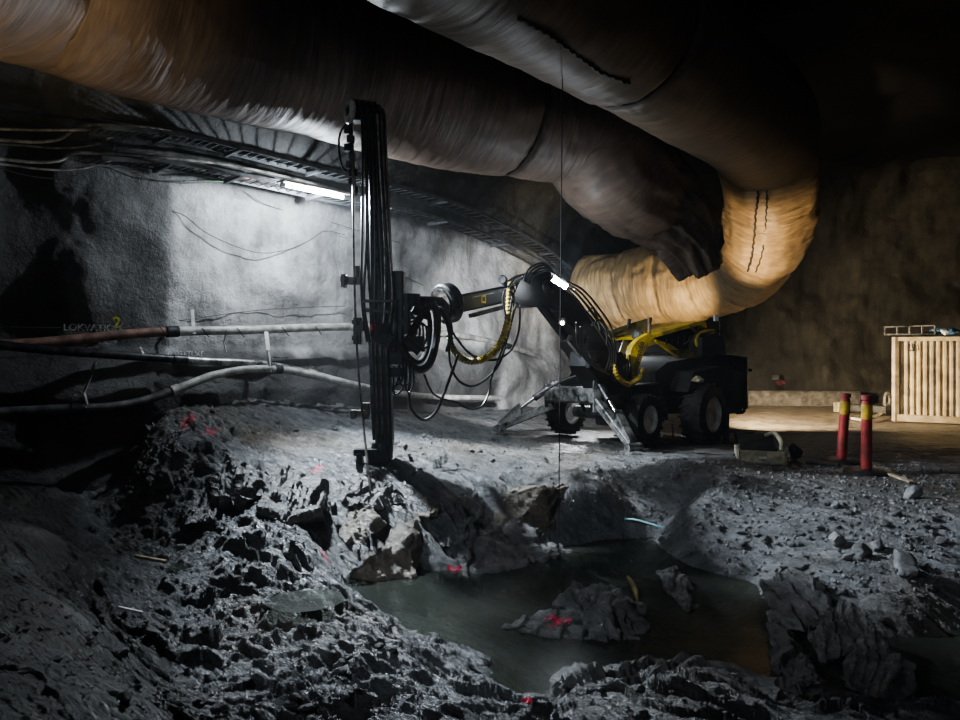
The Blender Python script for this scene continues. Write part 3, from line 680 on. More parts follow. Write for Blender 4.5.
boulder(36, 55, 662, None, (.045, .04, .035), (0, 0, 60), 'loose dark stone on the foreground road at lower left', 'boulder', n=4)
boulder(37, 240, 672, None, (.11, .1, .09), (0, 10, 20), 'dark block sitting in the shadowed rubble at lower left', 'boulder', n=4)
boulder(38, 675, 478, None, (.07, .06, .06), (0, 0, 20), 'fist sized pale stone at the top of the gravel slope', 'stone', n=3, z=.03)
for i, (a, b, s, lab) in enumerate([(837, 543, .12, 'pale upright stone in the cluster on the right slope'), (862, 556, .13, 'squarish stone in the cluster on the right slope'), (877, 549, .09, 'small stone right of the squarish stone on the right slope'), (848, 560, .07, 'pebble wedged between the two stones of the right slope'), (913, 496, .12, 'flat round stone near the two red posts'), (835, 508, .07, 'small lone stone halfway down the gravel slope'), (905, 572, .17, 'dark wide stone below the cluster on the right slope'), (735, 480, .08, 'small stone in front of the beige case')]):
    boulder(50+i, a, b, None, (s, s*.8, s*.75), (0, 10*i, 37*i), lab, 'stone', name='stone', n=3, z=s*.3)

# loose rubble: every stone its own object
protos = []
for i in range(7):
    V, Fc = rock_verts(100+i, 2, 10, .05)
    me_o = mesh_np('rubble_stone', V*np.array([1, .8, .65]), Fc, M['stone'], smooth=False, origin=(0, 0, 0)); protos.append(me_o)
rs = np.random.RandomState(4)
cand = []
def region(n, x0, x1, y0, y1, smin, smax, cond=None):
    k = 0
    while k < n:
        a, b = rs.uniform(x0, x1), rs.uniform(y0, y1)
        if cond and not cond(a, b): continue
        g = G(a, b)
        if g.z < WZ+.02: k += 1; continue
        cand.append((g, smin+(smax-smin)*rs.power(.45) if False else smin+(smax-smin)*rs.rand()**2.5)); k += 1
region(130, 640, 950, 474, 600, .022, .075, lambda a, b: b > 474+(a-640)*.02)
region(45, 200, 400, 500, 720, .02, .07)
region(40, 380, 620, 440, 480, .02, .06)
region(30, 90, 190, 500, 720, .02, .06)
region(20, 600, 950, 660, 718, .02, .06)
region(25, 180, 560, 395, 440, .02, .07)
LBL = 'loose angular grey stone of the rubble scattered over pit and gravel slope'
for i, (g, s) in enumerate(cand):
    o = protos[i % 7] if i < 7 else protos[i % 7].copy()
    if i >= 7: COL.objects.link(o)
    o.location = g+Vector((0, 0, s*.25)); o.scale = (s, s, s); o.rotation_euler = (rs.rand()*.6, rs.rand()*.6, rs.rand()*6.28)
    tag(o, LBL, 'stone', 'loose rubble stones')
# gravel too small to count
GV, GF = [], []
V0, F0 = rock_verts(200, 1, 8, .0); base = 0
def gravel(n, x0, x1, y0, y1, smax):
    global base
    xs = rs.uniform(x0, x1, n); ys = rs.uniform(y0, y1, n)
    ok = np.array([True]*n)
    zz, rr = ground(xs, ys)
    for i in range(n):
        if zz[i] < WZ-.02: continue
        s = .007+(smax-.007)*rs.rand()**3; a = rs.rand()*6.28; c, sn = math.cos(a), math.sin(a)
        W = V0*np.array([s, s*.75, s*.6]); W = np.stack([W[:, 0]*c-W[:, 1]*sn, W[:, 0]*sn+W[:, 1]*c, W[:, 2]], -1)+np.array([xs[i], ys[i], zz[i]+s*.2])
        GV.append(W); GF.append(F0+base); base += len(V0)
gravel(5200, 1.4, 6.2, 6.3, 10.2, .035)
gravel(1500, -1.2, 2.2, 9.0, 12.6, .03)
gravel(1200, -3.2, -.6, 3.4, 8.5, .025)
gravel(1500, -6.2, -1.2, 3.2, 9.5, .016)
gr = mesh_np('gravel', np.concatenate(GV), np.concatenate(GF), M['stone'], smooth=False)
tag(gr, 'fine grey gravel and grit strewn over the slope and rock', 'gravel', None, 'stuff')
# ------------------------------------------------------------ cable trays, cables, tube light, pipes on the left wall
def tray(label, pts, parent_group):
    q = smooth_path([P(*p) for p in pts], 10); T, N = frames(q)
    t = empty('cable_tray', q[len(q)//2], label, 'cable tray', parent_group)
    inn = [Vector((0, 0, 1)).cross(a).normalized() for a in T]     # horizontal, across the tray
    w = .42; A = [p for p in q]; B = [p-n*w for p, n in zip(q, inn)]
    for side in (A, B): 
        mb = MB()
        for i in range(len(side)-1): mb.beam(side[i], side[i+1], .018, .06)
        mb.build('side_rail', M['tray'], t)
    mb = MB(); L = 0
    for i in range(len(q)-1):
        n = max(1, int((q[i+1]-q[i]).length/.16))
        for k in range(n):
            f = k/n; mb.beam(A[i].lerp(A[i+1], f), B[i].lerp(B[i+1], f), .02, .014)
    mb.build('rung_set', M['tray'], t)
    for i in range(8, len(q)-1, 9):
        a = A[i]+Vector((0, 0, -.05)); b = B[i]+(B[i]-A[i])*.2+Vector((0, 0, -.05))
        MB().beam(a, b, .05, .07, h2=.03).build('bracket', M['tray'], t)
    return t
up = [(88, 133, 9.45), (170, 141, 10.3), (250, 158, 11.2), (340, 180, 12.5), (400, 194, 13.9), (470, 217, 15.9), (530, 248, 18.3), (558, 270, 19.4)]
dn = [(a, b+.40/d*F, d) for a, b, d in up]
tray('galvanised cable tray along the left wall top, upper of the two', up, None)
tray('galvanised cable tray along the left wall top, lower one carrying the tube light', dn, None)
def cable(label, pts, r, mat='cable', name='cable', cat='cable', group=None, seg=8, n=8):
    o = MB().tube([WP(*p) if len(p) == 3 else P(*p[:3]) for p in pts], r, seg, n).build(name, M[mat], None)
    return tag(o, label, cat, group)
def c4(pts, off): return [(a, b, off) for a, b in pts]
cable('pale thick cable rising in a hump at the left end of the upper tray', c4([(-40, 140), (0, 140), (35, 142), (60, 139), (78, 128), (110, 125), (170, 131), (250, 151), (340, 172), (400, 190)], .55), .022)
cable('straight greenish cable highest on the left wall', c4([(-40, 128), (0, 129), (40, 130), (75, 130), (110, 131), (170, 140), (250, 159), (340, 182)], .65), .018)
cable('pale cable bending up onto the lower tray at the far left', c4([(-40, 158), (0, 159), (30, 162), (58, 161), (72, 154), (90, 153), (150, 156), (230, 165), (300, 180), (345, 192)], .55), .022)
cable('dull grey cable sagging under the upper tray at the far left', c4([(-40, 142), (0, 144), (30, 146), (55, 148), (80, 147), (100, 143)], .4), .016, 'cable')
cable('dull grey cable sagging under the lower tray at the far left', c4([(-40, 162), (0, 164), (30, 168), (60, 170), (85, 168), (100, 164), (120, 158)], .4), .016, 'cable')
cable('thin dark cable drooping lowest below the trays on the far left', c4([(0, 168), (20, 174), (45, 178), (70, 177), (95, 167)], .4), .008, 'cable_dk')
cable('pale cable curling onto the upper tray beside the first bracket', c4([(106, 139), (115, 136), (130, 134), (170, 138), (230, 153), (300, 172), (345, 183)], .5), .018)
cable('thin dark cable sagging from the lower tray toward the tube light', c4([(115, 166), (130, 171), (150, 179), (180, 183), (215, 182), (240, 181)], .3), .008, 'cable_dk')
cable('green cable running along the bottom of the tube light', c4([(205, 181), (235, 182), (262, 185), (285, 190), (315, 197), (343, 201)], .55), .010, 'cable_gn')
cable('thin black wire looping down the pale wall patch', c4([(168, 210), (185, 216), (205, 232), (235, 246), (262, 253), (290, 249), (310, 240), (325, 231), (345, 235)], .12), .007, 'cable_dk', 'wire')
cable('thin black wire crossing the pale wall under the tube light', c4([(238, 188), (265, 204), (300, 215), (330, 222), (350, 228), (400, 243)], .10), .006, 'cable_dk', 'wire')
cable('thin black wire on the wall behind the boom', c4([(400, 276), (412, 280), (430, 288), (450, 291), (470, 286)], .10), .008, 'cable_dk', 'wire')
cable('bare wire running level along the wall far left', c4([(0, 327), (80, 328), (130, 327), (260, 310), (345, 306)], .10), .006, 'cable_dk', 'wire')
# tube light
a, b = WP(283, 184.5, 1.75), WP(344, 197.5, 1.75)
tl = empty('tube_light', (a+b)/2, 'glowing white fluorescent tube light hung under the lower tray', 'tube light')
MB().beam(a+Vector((-.04, .01, .055)), b+Vector((.04, .01, .05)), .20, .03).build('housing', M['white'], tl)
MB().cyl(a, b, .030, seg=12).build('glowing_tube', M['tube'], tl)
for e in (a, b): MB().cyl(e-(b-a).normalized()*.03, e+(b-a).normalized()*.03, .034, seg=12).build('end_cap', M['white'], tl)
g_ = WP(240, 176, .6)
tag(MB().beam(g_, WP(262, 180, .6), .07, .07).build('junction_box', M['pipe_rust']), 'small reddish junction box on the tray left of the tube light', 'junction box')
cable('white plug lead between the junction box and tube light', c4([(260, 179), (270, 179), (284, 182)], .6), .013, 'white', 'plug_lead')

def pipe(name, label, pts, r, mats, cat='pipe'):
    q = smooth_path([WP(*p) for p in pts], 10)
    t = empty(name, q[len(q)//2], label, cat); nsp = len(mats); L = len(q)
    for i, (f0, f1, m) in enumerate(mats):
        s = q[int(f0*(L-1)):int(f1*(L-1))+1]; MB().tube(s, r, 12, sm=False).build('pipe_section', M[m], t)
        if i: MB().tube(s[:3], r*1.22, 12, sm=False).build('coupling', M['dksteel' if i % 2 else 'pipe_white'], t)
    return t
pipe('water_pipe', 'upper wall pipe, rusty at the left and pale white to the right', [(-60, 347, .45), (0, 345, .5), (60, 341, .5), (130, 334, .5), (190, 331, .55), (250, 330, .6), (300, 328, .6), (352, 327, .6), (400, 330, .6), (440, 333, .6), (480, 339, .5), (510, 347, .45), (532, 354, .4), (543, 361, .4), (547, 380, .4), (548, 399, .4)], .068, [(0, .24, 'pipe_rust'), (.24, .5, 'pipe_white'), (.5, .72, 'pipe_white'), (.72, 1, 'pipe_white')])
pipe('water_pipe', 'middle straight grey pipe sloping down behind the drill mast', [(-60, 337, .5), (0, 345, .55), (60, 351, .6), (130, 356, .65), (200, 361, .7), (260, 364, .8), (300, 371, .9), (340, 381, 1.0), (380, 391, 1.1), (440, 397, 1.2), (500, 398, 1.5)], .058, [(0, .36, 'dksteel'), (.36, .62, 'steel'), (.62, 1, 'pipe_white')])
pipe('drain_hose', 'lowest flexible pale hose arching up off the rock from the left', [(-60, 413, .55), (0, 412, .6), (60, 409, .65), (110, 407, .7), (150, 399, .7), (185, 386, .7), (215, 375, .75), (250, 369, .8), (285, 370, .9), (320, 377, 1.1), (350, 384, 1.3), (385, 392, 1.5)], .062, [(0, .2, 'grey'), (.2, .42, 'grey'), (.42, .7, 'pipe_white'), (.7, 1, 'pipe_white')])  # grey left stretch is shade put into the pale hose's colour
def strap(label, pts, w, mat='white'):
    mb = MB(); q = [WP(*p) for p in pts]
    for i in range(len(q)-1): mb.beam(q[i], q[i+1], w, w*.4)
    tag(mb.build('hanger_strap', M[mat]), label, 'strap')
strap('white strap holding up the upper pipe at its left half', [(192, 310, .35), (194, 334, .62)], .05)
strap('white strap tied between the upper pipe and the arched hose', [(266, 332, .7), (268, 350, .85), (271, 372, .9)], .065)
strap('thin grey tie hanging from the upper pipe between the white straps', [(226, 333, .6), (224, 343, .6), (226, 352, .6)], .03)
strap('thin pale tie on the middle grey pipe', [(140, 347, .6), (144, 355, .7)], .03)
strap('short bare rod sticking from the rock by the pipes', [(273, 357, .6), (288, 358, .75)], .05, 'dksteel')
strap('bent wire hook holding the lowest hose on the far left', [(95, 362, .5), (90, 378, .6), (84, 392, .65), (88, 407, .7), (84, 407, .72)], .04, 'cable')
for i, (x, tilt) in enumerate([(163, 3), (205, 4), (240, 4), (285, 3), (318, 2)]):
    strap(['leftmost', 'second', 'third', 'fourth', 'rightmost'][i]+' dark tie wrapped around the upper pale pipe', [(x-3, 325+tilt-1, .72), (x+4, 333+tilt, .72)], .018, 'rubber')
# sprayed writing on the wall
def text(body, loc, size, xdir, mat, name='sprayed_writing', parent=None, label=None, off=0.012, up=(0, 0, 1), bold=.02):
    cu = bpy.data.curves.new('tmp', 'FONT'); cu.body = body; cu.size = size; cu.extrude = .002; cu.offset = bold*size; cu.align_x = 'CENTER'; cu.align_y = 'CENTER'
    to = bpy.data.objects.new('tmp', cu); COL.objects.link(to); dg = bpy.context.evaluated_depsgraph_get(); dg.update()
    me = bpy.data.meshes.new_from_object(to.evaluated_get(dg)); bpy.data.objects.remove(to)
    x = Vector(xdir).normalized(); y = Vector(up)-Vector(up).dot(x)*x; y.normalize(); z = x.cross(y)
    Mt = Matrix((x, y, z)).transposed()
    me.transform(Mt.to_4x4()); me.materials.clear(); me.materials.append(M[mat]); me.name = name
    o = finish(bpy.data.objects.new(name, me), parent, Vector(loc)+z*off)
    if label: tag(o, label, 'wall writing')
    return o
def wall_hit(px, py):
    o = bpy.data.objects['wall_left']; bpy.context.view_layer.update()
    d = (P(px, py, 10)-Vector((0, 0, H))).normalized()
    ok, loc, nor, _ = o.ray_cast(o.matrix_world.inverted() @ Vector((0, 0, H)), d)
    return o.matrix_world @ loc if ok else WP(px, py, 0)
def wall_text(body, px, py, size, mat, label):
    a, b = wall_hit(px-14, py), wall_hit(px+14, py); x = b-a; x.z = 0
    c = wall_hit(px, py); text(body, c, size, x, mat, label=label, off=.06)
wall_text('LOKVATION', 93, 328, .13, 'paint_w', 'row of faint white sprayed capitals on the wall above the rusty pipe')
wall_text('COM', 108, 342, .11, 'paint_w', 'three white sprayed letters just under the rusty pipe')
wall_text('2', 116.5, 323, .22, 'paint_y', 'yellow-green sprayed numeral on the left wall')
wall_text('2', 121, 331, .08, 'paint_y', 'small yellow-green sprayed mark beside the big numeral')
wall_text('GOSTTUKE', 184, 354, .12, 'paint_w', 'faint sprayed letters on the wall above the middle pipe')
# plumb line
a = P(562, -2, 7.9); bb = PZ(558.5, 554, WZ-.05)
tag(MB().tube([P(563, 2, 8.6), PZ(558.5, 554, WZ-.05)], .006, 6, sm=False).build('hanging_line', M['matt']), 'thin dark line hanging from the overhead duct down into the pit water', 'rope')
# ------------------------------------------------------------ the drill rig
def B(px, py, dd=0.0):
    k = (px-480)/F; t = (2.13-12.3*k)/(3.53-2.95*k); D = 12.3-2.95*t
    return P(px, py, D+dd)
hb = Vector((-.767, -.641, 0))        # boom direction in plan
nb = Vector((.641, -.767, 0))         # across the boom, towards the camera
h = Vector((-.70, -.714, 0)); sd = Vector((.714, -.70, 0))   # carrier heading and its near side
rig = empty('drill_rig', (2.9, 13.3, 0), 'black and yellow wheeled drill rig with its boom holding a vertical feed mast', 'drill rig')
def wheel(c, r, w, name='wheel'):
    c = Vector(c); ax = sd
    prof = [(-w/2, r*.55), (-w/2, r*.80), (-w/2*.9, r*.93), (-w/2*.6, r*.97), (w/2*.6, r*.97), (w/2*.9, r*.93), (w/2, r*.80), (w/2, r*.57), (w*.2, r*.54)]
    mb = MB().lathe(c, ax, prof, 36); n = 20
    t1 = Vector((0, 0, 1)); t2 = ax.cross(t1)
    for i in range(n):
        for side in (-1, 1):
            a = 2*math.pi*(i+.25*side)/n
            d = t1*math.cos(a)+t2*math.sin(a); tt = -t1*math.sin(a)+t2*math.cos(a)
            a0 = c+d*r*.965+ax*side*w*.05; a1 = c+d*r*.955+ax*side*w*.5+tt*r*.13
            mb.beam(a0, a1, r*.085, r*.085, up=d)
    o = mb.build(name, M['tyre'], rig)
    MB().lathe(c, ax, [(w*.30, r*.56), (w*.44, r*.58), (w*.46, r*.53), (w*.30, r*.42), (w*.26, r*.2), (w*.36, r*.18), (w*.38, r*.02)], 28).build('rim', M['white'], o)['label'] = 'pale steel rim'
    return o
wheel(P(643, 419, 12.35), .43, .32); wheel(P(566, 411, 13.6), .43, .34)
wheel(P(704, 414, 13.3), .575, .42); wheel(P(704, 414, 13.3)-sd*1.5, .575, .42)
# carrier frame
ac = Vector((2.30, 12.95, .45))
MB().cyl(P(576, 411, 13.4), P(634, 416, 12.5), .11, seg=12).beam(ac+h*.1, ac-h*.5, .4, .3).build('front_axle', M['grey'], rig)
MB().beam(P(600, 404, 12.7)+Vector((0, 0, 0)), P(715, 403, 13.9), .55, .34).beam(P(612, 392, 12.6), P(655, 388, 12.9), .5, .22).build('chassis', M['black'], rig)
# cross beam with the stabilisers
L0, R0 = P(552, 394, 13.05), P(600, 396, 12.1)
cb = MB().beam(L0, R0, .34, .26).beam(P(556, 389, 13.0), P(598, 390, 12.2), .10, .10).build('cross_beam', M['steel'], rig)
MB().beam(P(558, 400, 12.9), P(575, 400, 12.6), .12, .10).beam(P(580, 399, 12.4), P(585, 412, 12.4), .06, .06).build('bracket', M['dksteel'], cb)
MB().lathe(P(584, 397, 12.15), (-.2, -1, 0), [(0, .07), (.05, .075), (.06, .05), (.06, .01)], 20).build('round_lamp', M['steel'], cb)
MB().beam(P(560, 384, 12.9), P(588, 383, 12.4), .03, .03).beam(P(562, 384, 12.9), P(562, 391, 12.9), .02, .02).beam(P(586, 383, 12.4), P(586, 391, 12.4), .02, .02).build('step_rail', M['black'], cb)
def stab(root, foot, cyl_top, name='stabiliser_leg'):
    root, foot, cyl_top = map(Vector, (root, foot, cyl_top)); d = (foot-root).normalized()
    an = foot+Vector((0, 0, .09))
    s = MB().beam(root, an, .15, .15, w2=.14, h2=.11).build(name, M['steel'], rig)
    knee = root.lerp(an, .62)+Vector((0, 0, .20))
    pl = MB(); n2 = d.cross(Vector((0, 0, 1))).normalized()*.13
    pl.prism([root.lerp(an, .55)-n2/2+Vector((0, 0, .05)), root.lerp(an, .62)-n2/2+Vector((0, 0, .30)), an-n2/2+Vector((0, 0, .12)), an-n2/2], n2)
    pl.build('side_plate', M['steel'], s)
    k2 = root.lerp(an, .60)+Vector((0, 0, .20))
    MB().cyl(cyl_top, cyl_top.lerp(k2, .62), .062, seg=14).build('cylinder_barrel', M['dksteel'], s)
    MB().cyl(cyl_top.lerp(k2, .6), k2, .032, seg=12).build('cylinder_rod', M['chrome'], s)
    MB().lathe(foot+Vector((0, 0, -.02)), (0, 0, 1), [(0, .20), (.035, .20), (.05, .13), (.07, .09)], 20).lathe(an+n2*.9, n2, [(-.26, .075), (0, .075)], 16).build('foot_pad', M['steel'], s)
    return s
lf, rf = P(499, 438, 13.3), P(633, 458, 11.15)
lf.z = max(gz(lf.x, lf.y), lf.z-.05)+.01; rf.z = max(gz(rf.x, rf.y), rf.z-.05)+.01
stab(P(553, 405, 13.0), lf, P(557, 382, 13.05)); stab(P(596, 400, 12.05), rf, P(596, 378, 12.1))
MB().beam(P(549, 384, 13), P(549, 407, 13), .16, .10).build('stabiliser_mount', M['dksteel'], rig)
MB().beam(P(597, 372, 12), P(597, 412, 12), .14, .10).build('stabiliser_mount', M['steel'], rig)
MB().tube([P(540, 394, 12.9), P(560, 382, 12.8), P(583, 374, 12.6)], .028, 8, rf=lambda t: .016+.02*t).build('drag_link', M['black'], rig)
# body: low black engine housing made of shaped boxes
bod = MB()
bod.prism([P(655, 409, 13.0), P(655, 372, 13.0), P(668, 362, 13.1), P(716, 354, 13.7), P(741, 356, 14.2), P(741, 408, 14.2), P(730, 414, 14.1), P(690, 392, 13.5), P(672, 396, 13.3)], -sd*1.25)
bod.build('engine_body', M['matt'], rig)
MB().prism([P(626, 399, 12.5), P(630, 386, 12.5), P(650, 386, 12.7), P(662, 392, 12.8), P(668, 408, 12.9), P(668, 420, 12.9), P(663, 418, 12.88), P(658, 403, 12.8), P(646, 394, 12.65)], -sd*.5).build('front_mudguard', M['grey'], rig)
MB().prism([P(688, 392, 12.95), P(694, 372, 13.0), P(722, 366, 13.4), P(742, 372, 13.75), P(742, 412, 13.75), P(728, 414, 13.6), P(722, 392, 13.4), P(706, 384, 13.2)], -sd*.45).build('rear_mudguard', M['matt'], rig)
MB().beam(P(738, 357, 14.1), P(738, 408, 14.1), .28, .4).build('rear_panel', M['black'], rig)
mb = MB().beam(P(741, 370, 14), P(751, 370, 14), .08, .06).beam(P(743, 372, 14), P(743, 400, 14), .05, .05).beam(P(747, 372, 14), P(746, 392, 14), .05, .04)
mb.tube([P(742, 402, 14), P(745, 406, 14), P(743, 412, 14), P(736, 413, 14)], .03).build('rear_bracket', M['black'], rig)
MB().beam(P(726, 408, 13.4), P(726, 442, 13.4), .10, .10).box(P(726, 443, 13.4), .24, .24, .04).build('rear_support_leg', M['black'], rig)
MB().tube([P(740, 432, 13.2), P(741, 442, 13.2)], .11, 14, sm=False).lathe(P(741, 432, 13.2), (0, 0, 1), [(0, .26), (.02, .26)], 20).build('winch_drum', M['black'], rig)
MB().tube([P(672, 424, 12.6), P(673, 436, 12.5), P(669, 443, 12.4), P(655, 438, 12.5)], .018).build('hydraulic_hose', M['rubber'], rig)
# yellow cover
def yp(a, b, o=0.0): return P(a, b, 12.55+.011*(a-630)+o)
yc = MB()
A = [yp(631, 372), yp(629.5, 357), yp(632, 347), yp(639, 339), yp(649, 333)]
C_ = [yp(636, 377), yp(640, 364), yp(644, 353), yp(649, 346), yp(658, 343)]
yc.strip(A, C_, -sd*.10)
o = yc.build('curved_cover', M['yellow'], rig)
text('Commando', yp(637.5, 359, -.03), .135, (yp(641, 348)-yp(635, 370)), 'text', 'lettering', o, up=(-1, 0, .2), off=.0, bold=.012)
MB().strip([yp(649, 336), yp(700, 321), yp(706, 322)], [yp(650, 339), yp(700, 325), yp(707, 328)], -sd*.9-Vector((0, 0, .02))).build('roof_panel', M['yellow'], rig)
MB().strip([yp(650, 341), yp(664, 346), yp(679, 358)], [yp(654, 339), yp(670, 344), yp(682, 352)], -sd*.05).beam(yp(655, 341), yp(679, 358.5), .04, .035).build('lower_frame', M['yellow'], rig)
MB().strip([yp(679, 358.5), yp(713, 357)], [yp(668, 350), yp(714, 349)], -sd*.05).build('lower_panel', M['olive'], rig)
MB().beam(yp(690, 326), yp(700, 336), .03, .03).beam(yp(700, 326), yp(692, 341), .02, .02).beam(yp(684, 344), yp(698, 336), .02, .02).build('stay_rod', M['olive'], rig)
MB().tube([yp(714, 331), yp(706, 331.5), yp(699, 334), yp(696, 340), yp(698, 347), yp(702, 354)], .035, 8).build('guard_bar', M['yellow'], rig)
MB().prism([yp(655, 342, .2), yp(664, 334, .2), yp(700, 328, .2), yp(712, 345, .2), yp(712, 352, .2), yp(680, 352, .2)], -sd*.8).build('control_console', M['black'], rig)
mb = MB(); 
for q in range(5): mb.beam(yp(666+q*6, 345-q*1.0), yp(667+q*6, 339-q*1.0), .02, .02)
mb.build('control_lever', M['dksteel'], rig)
MB().prism([P(702, 337, 13.2), P(716, 333, 13.2), P(724, 340, 13.2), P(726, 354, 13.2), P(702, 356, 13.2)], -sd*.7).build('seat', M['black'], rig)
rg_ = boulder(95, 698, 380, 12.55, (.12, .08, .07), (0, 0, 15), 'crumpled pale cloth hanging on the dark side of the drill rig', 'beige', name='cloth', n=4, cuts=24, rough=.14); rg_['category'] = 'cloth'
# opened hood left of the cover
hd = MB().strip([P(606, 332, 13.0), P(628, 324, 13.2), P(652, 317, 13.5)], [P(608, 335, 13.0), P(629, 328, 13.2), P(652, 321, 13.5)], Vector((.1, .7, 0)))
hd.strip([P(607, 334, 13.1), P(628, 326, 13.2), P(652, 319, 13.4)], [P(609, 338, 13.1), P(632, 333, 13.2), P(650, 337, 13.4)], Vector((0, .04, 0)))
hd.strip([P(626, 332, 13.2), P(640, 334, 13.2)], [P(618, 356, 13.2), P(631, 352, 13.2)], Vector((0, .05, 0)))
hd.build('open_hood', M['olive'], rig)
MB().beam(P(628, 328, 13.1), P(629.5, 319, 13.1), .10, .05).build('handle', M['black'], rig)
MB().cyl(P(649, 318, 13.0), P(649, 334, 13.0), .028, seg=10).build('exhaust_stack', M['pipe_rust'], rig)
MB().lathe(P(638, 336, 13.0), (-.4, -.9, .2), [(0, .11), (.1, .10), (.14, .05)], 18).build('air_filter', M['grey'], rig)
mb = MB()
for i in range(9):
    a = P(612+i*2.2, 356+3*math.sin(i*2), 12.5); mb.tube([a, P(606+i*3, 366+2*math.cos(i), 12.3), P(610+i*2.4, 378, 12.4)], .018, 6)
mb.build('valve_hose_cluster', M['dksteel'], rig)
# lamp mast at the rear
mp_ = MB().beam(P(720.5, 321, 13.4), P(720.5, 346, 13.4), .035, .035).beam(P(716, 331, 13.4), P(721, 331, 13.4), .04, .03).build('lamp_pole', M['black'], rig)
MB().box(P(716, 318, 13.35), .085, .05, .11, rz=.2).build('lamp_head', M['white'], mp_)
# boom ---------------------------------------------------
def bprism(name, pts, th, mat, parent=rig, dd=0.0):
    return MB().prism([B(a, b)-nb*(-th/2)+nb*dd for a, b in pts], -nb*th).build(name, M[mat], parent)
lb = bprism('lower_boom', [(551, 280), (562, 288), (583, 313), (603, 336), (611, 352), (609, 372), (598, 372), (592, 358), (574, 336), (551, 309), (543, 300)], .24, 'black')
for dx, dy in ((2, -3), (5, 1)):
    MB().tube([B(566+dx, 293+dy)+nb*.13, B(585+dx, 316+dy)+nb*.14, B(603+dx, 342+dy)+nb*.13], .012, 6).build('steel_line', M['steel'], lb)
el = bprism('elbow_housing', [(508, 292), (513, 281), (522, 275), (534, 271.5), (545, 273), (556, 282), (566, 297), (563, 310), (553, 312), (541, 305), (528, 308), (513, 306), (507, 301)], .34, 'black')
MB().lathe(B(540, 287)+nb*.14, nb, [(0, .15), (.06, .15), (.07, .12), (.05, .10), (.05, .01)], 26).build('pivot_cap', M['dksteel'], el)
cy = MB().cyl(B(540, 304), B(565, 337), .075, seg=16).build('lift_cylinder', M['black'], rig)
MB().cyl(B(563, 334), B(582, 358), .038, seg=12).build('cylinder_rod', M['chrome'], cy)
MB().cyl(B(566, 338)-nb*.1, B(566, 338)+nb*.1, .05, seg=12).build('cylinder_gland', M['steel'], cy)
MB().beam(B(572, 325), B(590, 350), .12, .16, up=(0, 0, 1)).build('boom_link', M['black'], rig)
bs = bprism('boom_base', [(580, 352), (592, 350), (612, 352), (622, 366), (624, 388), (618, 402), (598, 402), (590, 382), (578, 366)], .42, 'black')
MB().box(B(581, 361)+nb*.22, .16, .12, .22, rz=.6).build('valve_block', M['dksteel'], bs)
MB().lathe(B(606, 376)+nb*.2, nb, [(0, .10), (.05, .10), (.06, .06), (.06, .01)], 20).build('pivot_pin', M['dksteel'], bs)
MB().lathe(B(608, 398), (0, 0, 1), [(-.28, .30), (-.1, .30), (-.08, .36), (.06, .36), (.08, .2)], 28).build('swing_bearing', M['dksteel'], rig)
for pts in ([(597, 364), (600, 374), (606, 381), (612, 384)], [(627, 368), (624, 376), (618, 381), (612, 384)]):
    MB().tube([B(a, b)+nb*.36 for a, b in pts], .045, 10, rf=lambda t: .042+.006*math.sin(t*60), n=14).build('hose_guard', M['yguard'], rig)
ex = MB().beam(B(455, 304.5), B(520, 291), .20, .25, h2=.24).build('upper_boom', M['black'], rig)
MB().beam(B(468, 316)+nb*.05, B(508, 305.5)+nb*.05, .07, .06).build('telescope_bar', M['dksteel'], ex)
MB().beam(B(468, 297.8)+nb*.1, B(508, 289.3)+nb*.1, .02, .012).build('edge_trim', M['steel'], ex)
s1 = MB().beam(B(479, 295.5)+nb*.105, B(479, 303.5)+nb*.105, .085, .006, up=nb).build('warning_sticker', M['yellow'], ex)
MB().beam(B(479, 297.5)+nb*.112, B(479, 301.5)+nb*.112, .04, .006, up=nb).build('sticker_symbol', M['text'], s1)
rg = MB().lathe(B(447, 303.5), -(B(520, 291)-B(455, 304.5)), [(-.10, .16), (-.10, .26), (-.07, .285), (.07, .285), (.10, .26), (.10, .16)], 40).build('rotator_ring', M['dksteel'], rig)
MB().lathe(B(447, 303.5), -(B(520, 291)-B(455, 304.5)), [(-.12, .19), (-.12, .215), (.12, .215), (.12, .19)], 30).build('ring_flange', M['rail'], rg)
MB().beam(B(404, 303), B(444, 304), .18, .19).cyl(B(410, 300)-Vector((0, 0, .2)), B(410, 300)+Vector((0, 0, .08)), .14, seg=20).build('wrist_arm', M['black'], rig)
MB().cyl(B(505, 281), B(506, 286), .055, .06).lathe(B(505, 280), (-.5, -.8, 0), [(0, .05), (.08, .07), (.09, .06)], 16).build('front_work_lamp', M['dksteel'], rig)
# work lights
wl = MB().beam(P(553, 277.5, 10.75), P(567, 286.5, 10.75), .10, .13, up=(0, 0, 1)).build('boom_work_light', M['dksteel'], rig)
MB().beam(P(553, 278.5, 10.68), P(567, 287.5, 10.68), .02, .08, up=(0, 0, 1)).build('lit_lens', M['led'], wl)
w2 = MB().box(P(562, 321, 10.9), .11, .08, .10).build('small_work_light', M['dksteel'], rig)
MB().box(P(562, 323, 10.85), .05, .02, .05).build('lit_lens', M['ledw'], w2)
def hose(pts, r=.016, mat='rubber', name='hydraulic_hose', n=8, parent=rig):
    return MB().tube([B(*p) if len(p) == 2 else P(*p) for p in pts], r, 8, n).build(name, M[mat], parent)
for k in range(4):
    hose([(524+k*2, 281+k, 10.7), (528+k*2, 270+k*2, 10.65), (540+k*2, 263+k*2.4, 10.65), (550+k*1.5, 268+k*2, 10.65), (553+k*3, 280+k, 10.8)], .015)
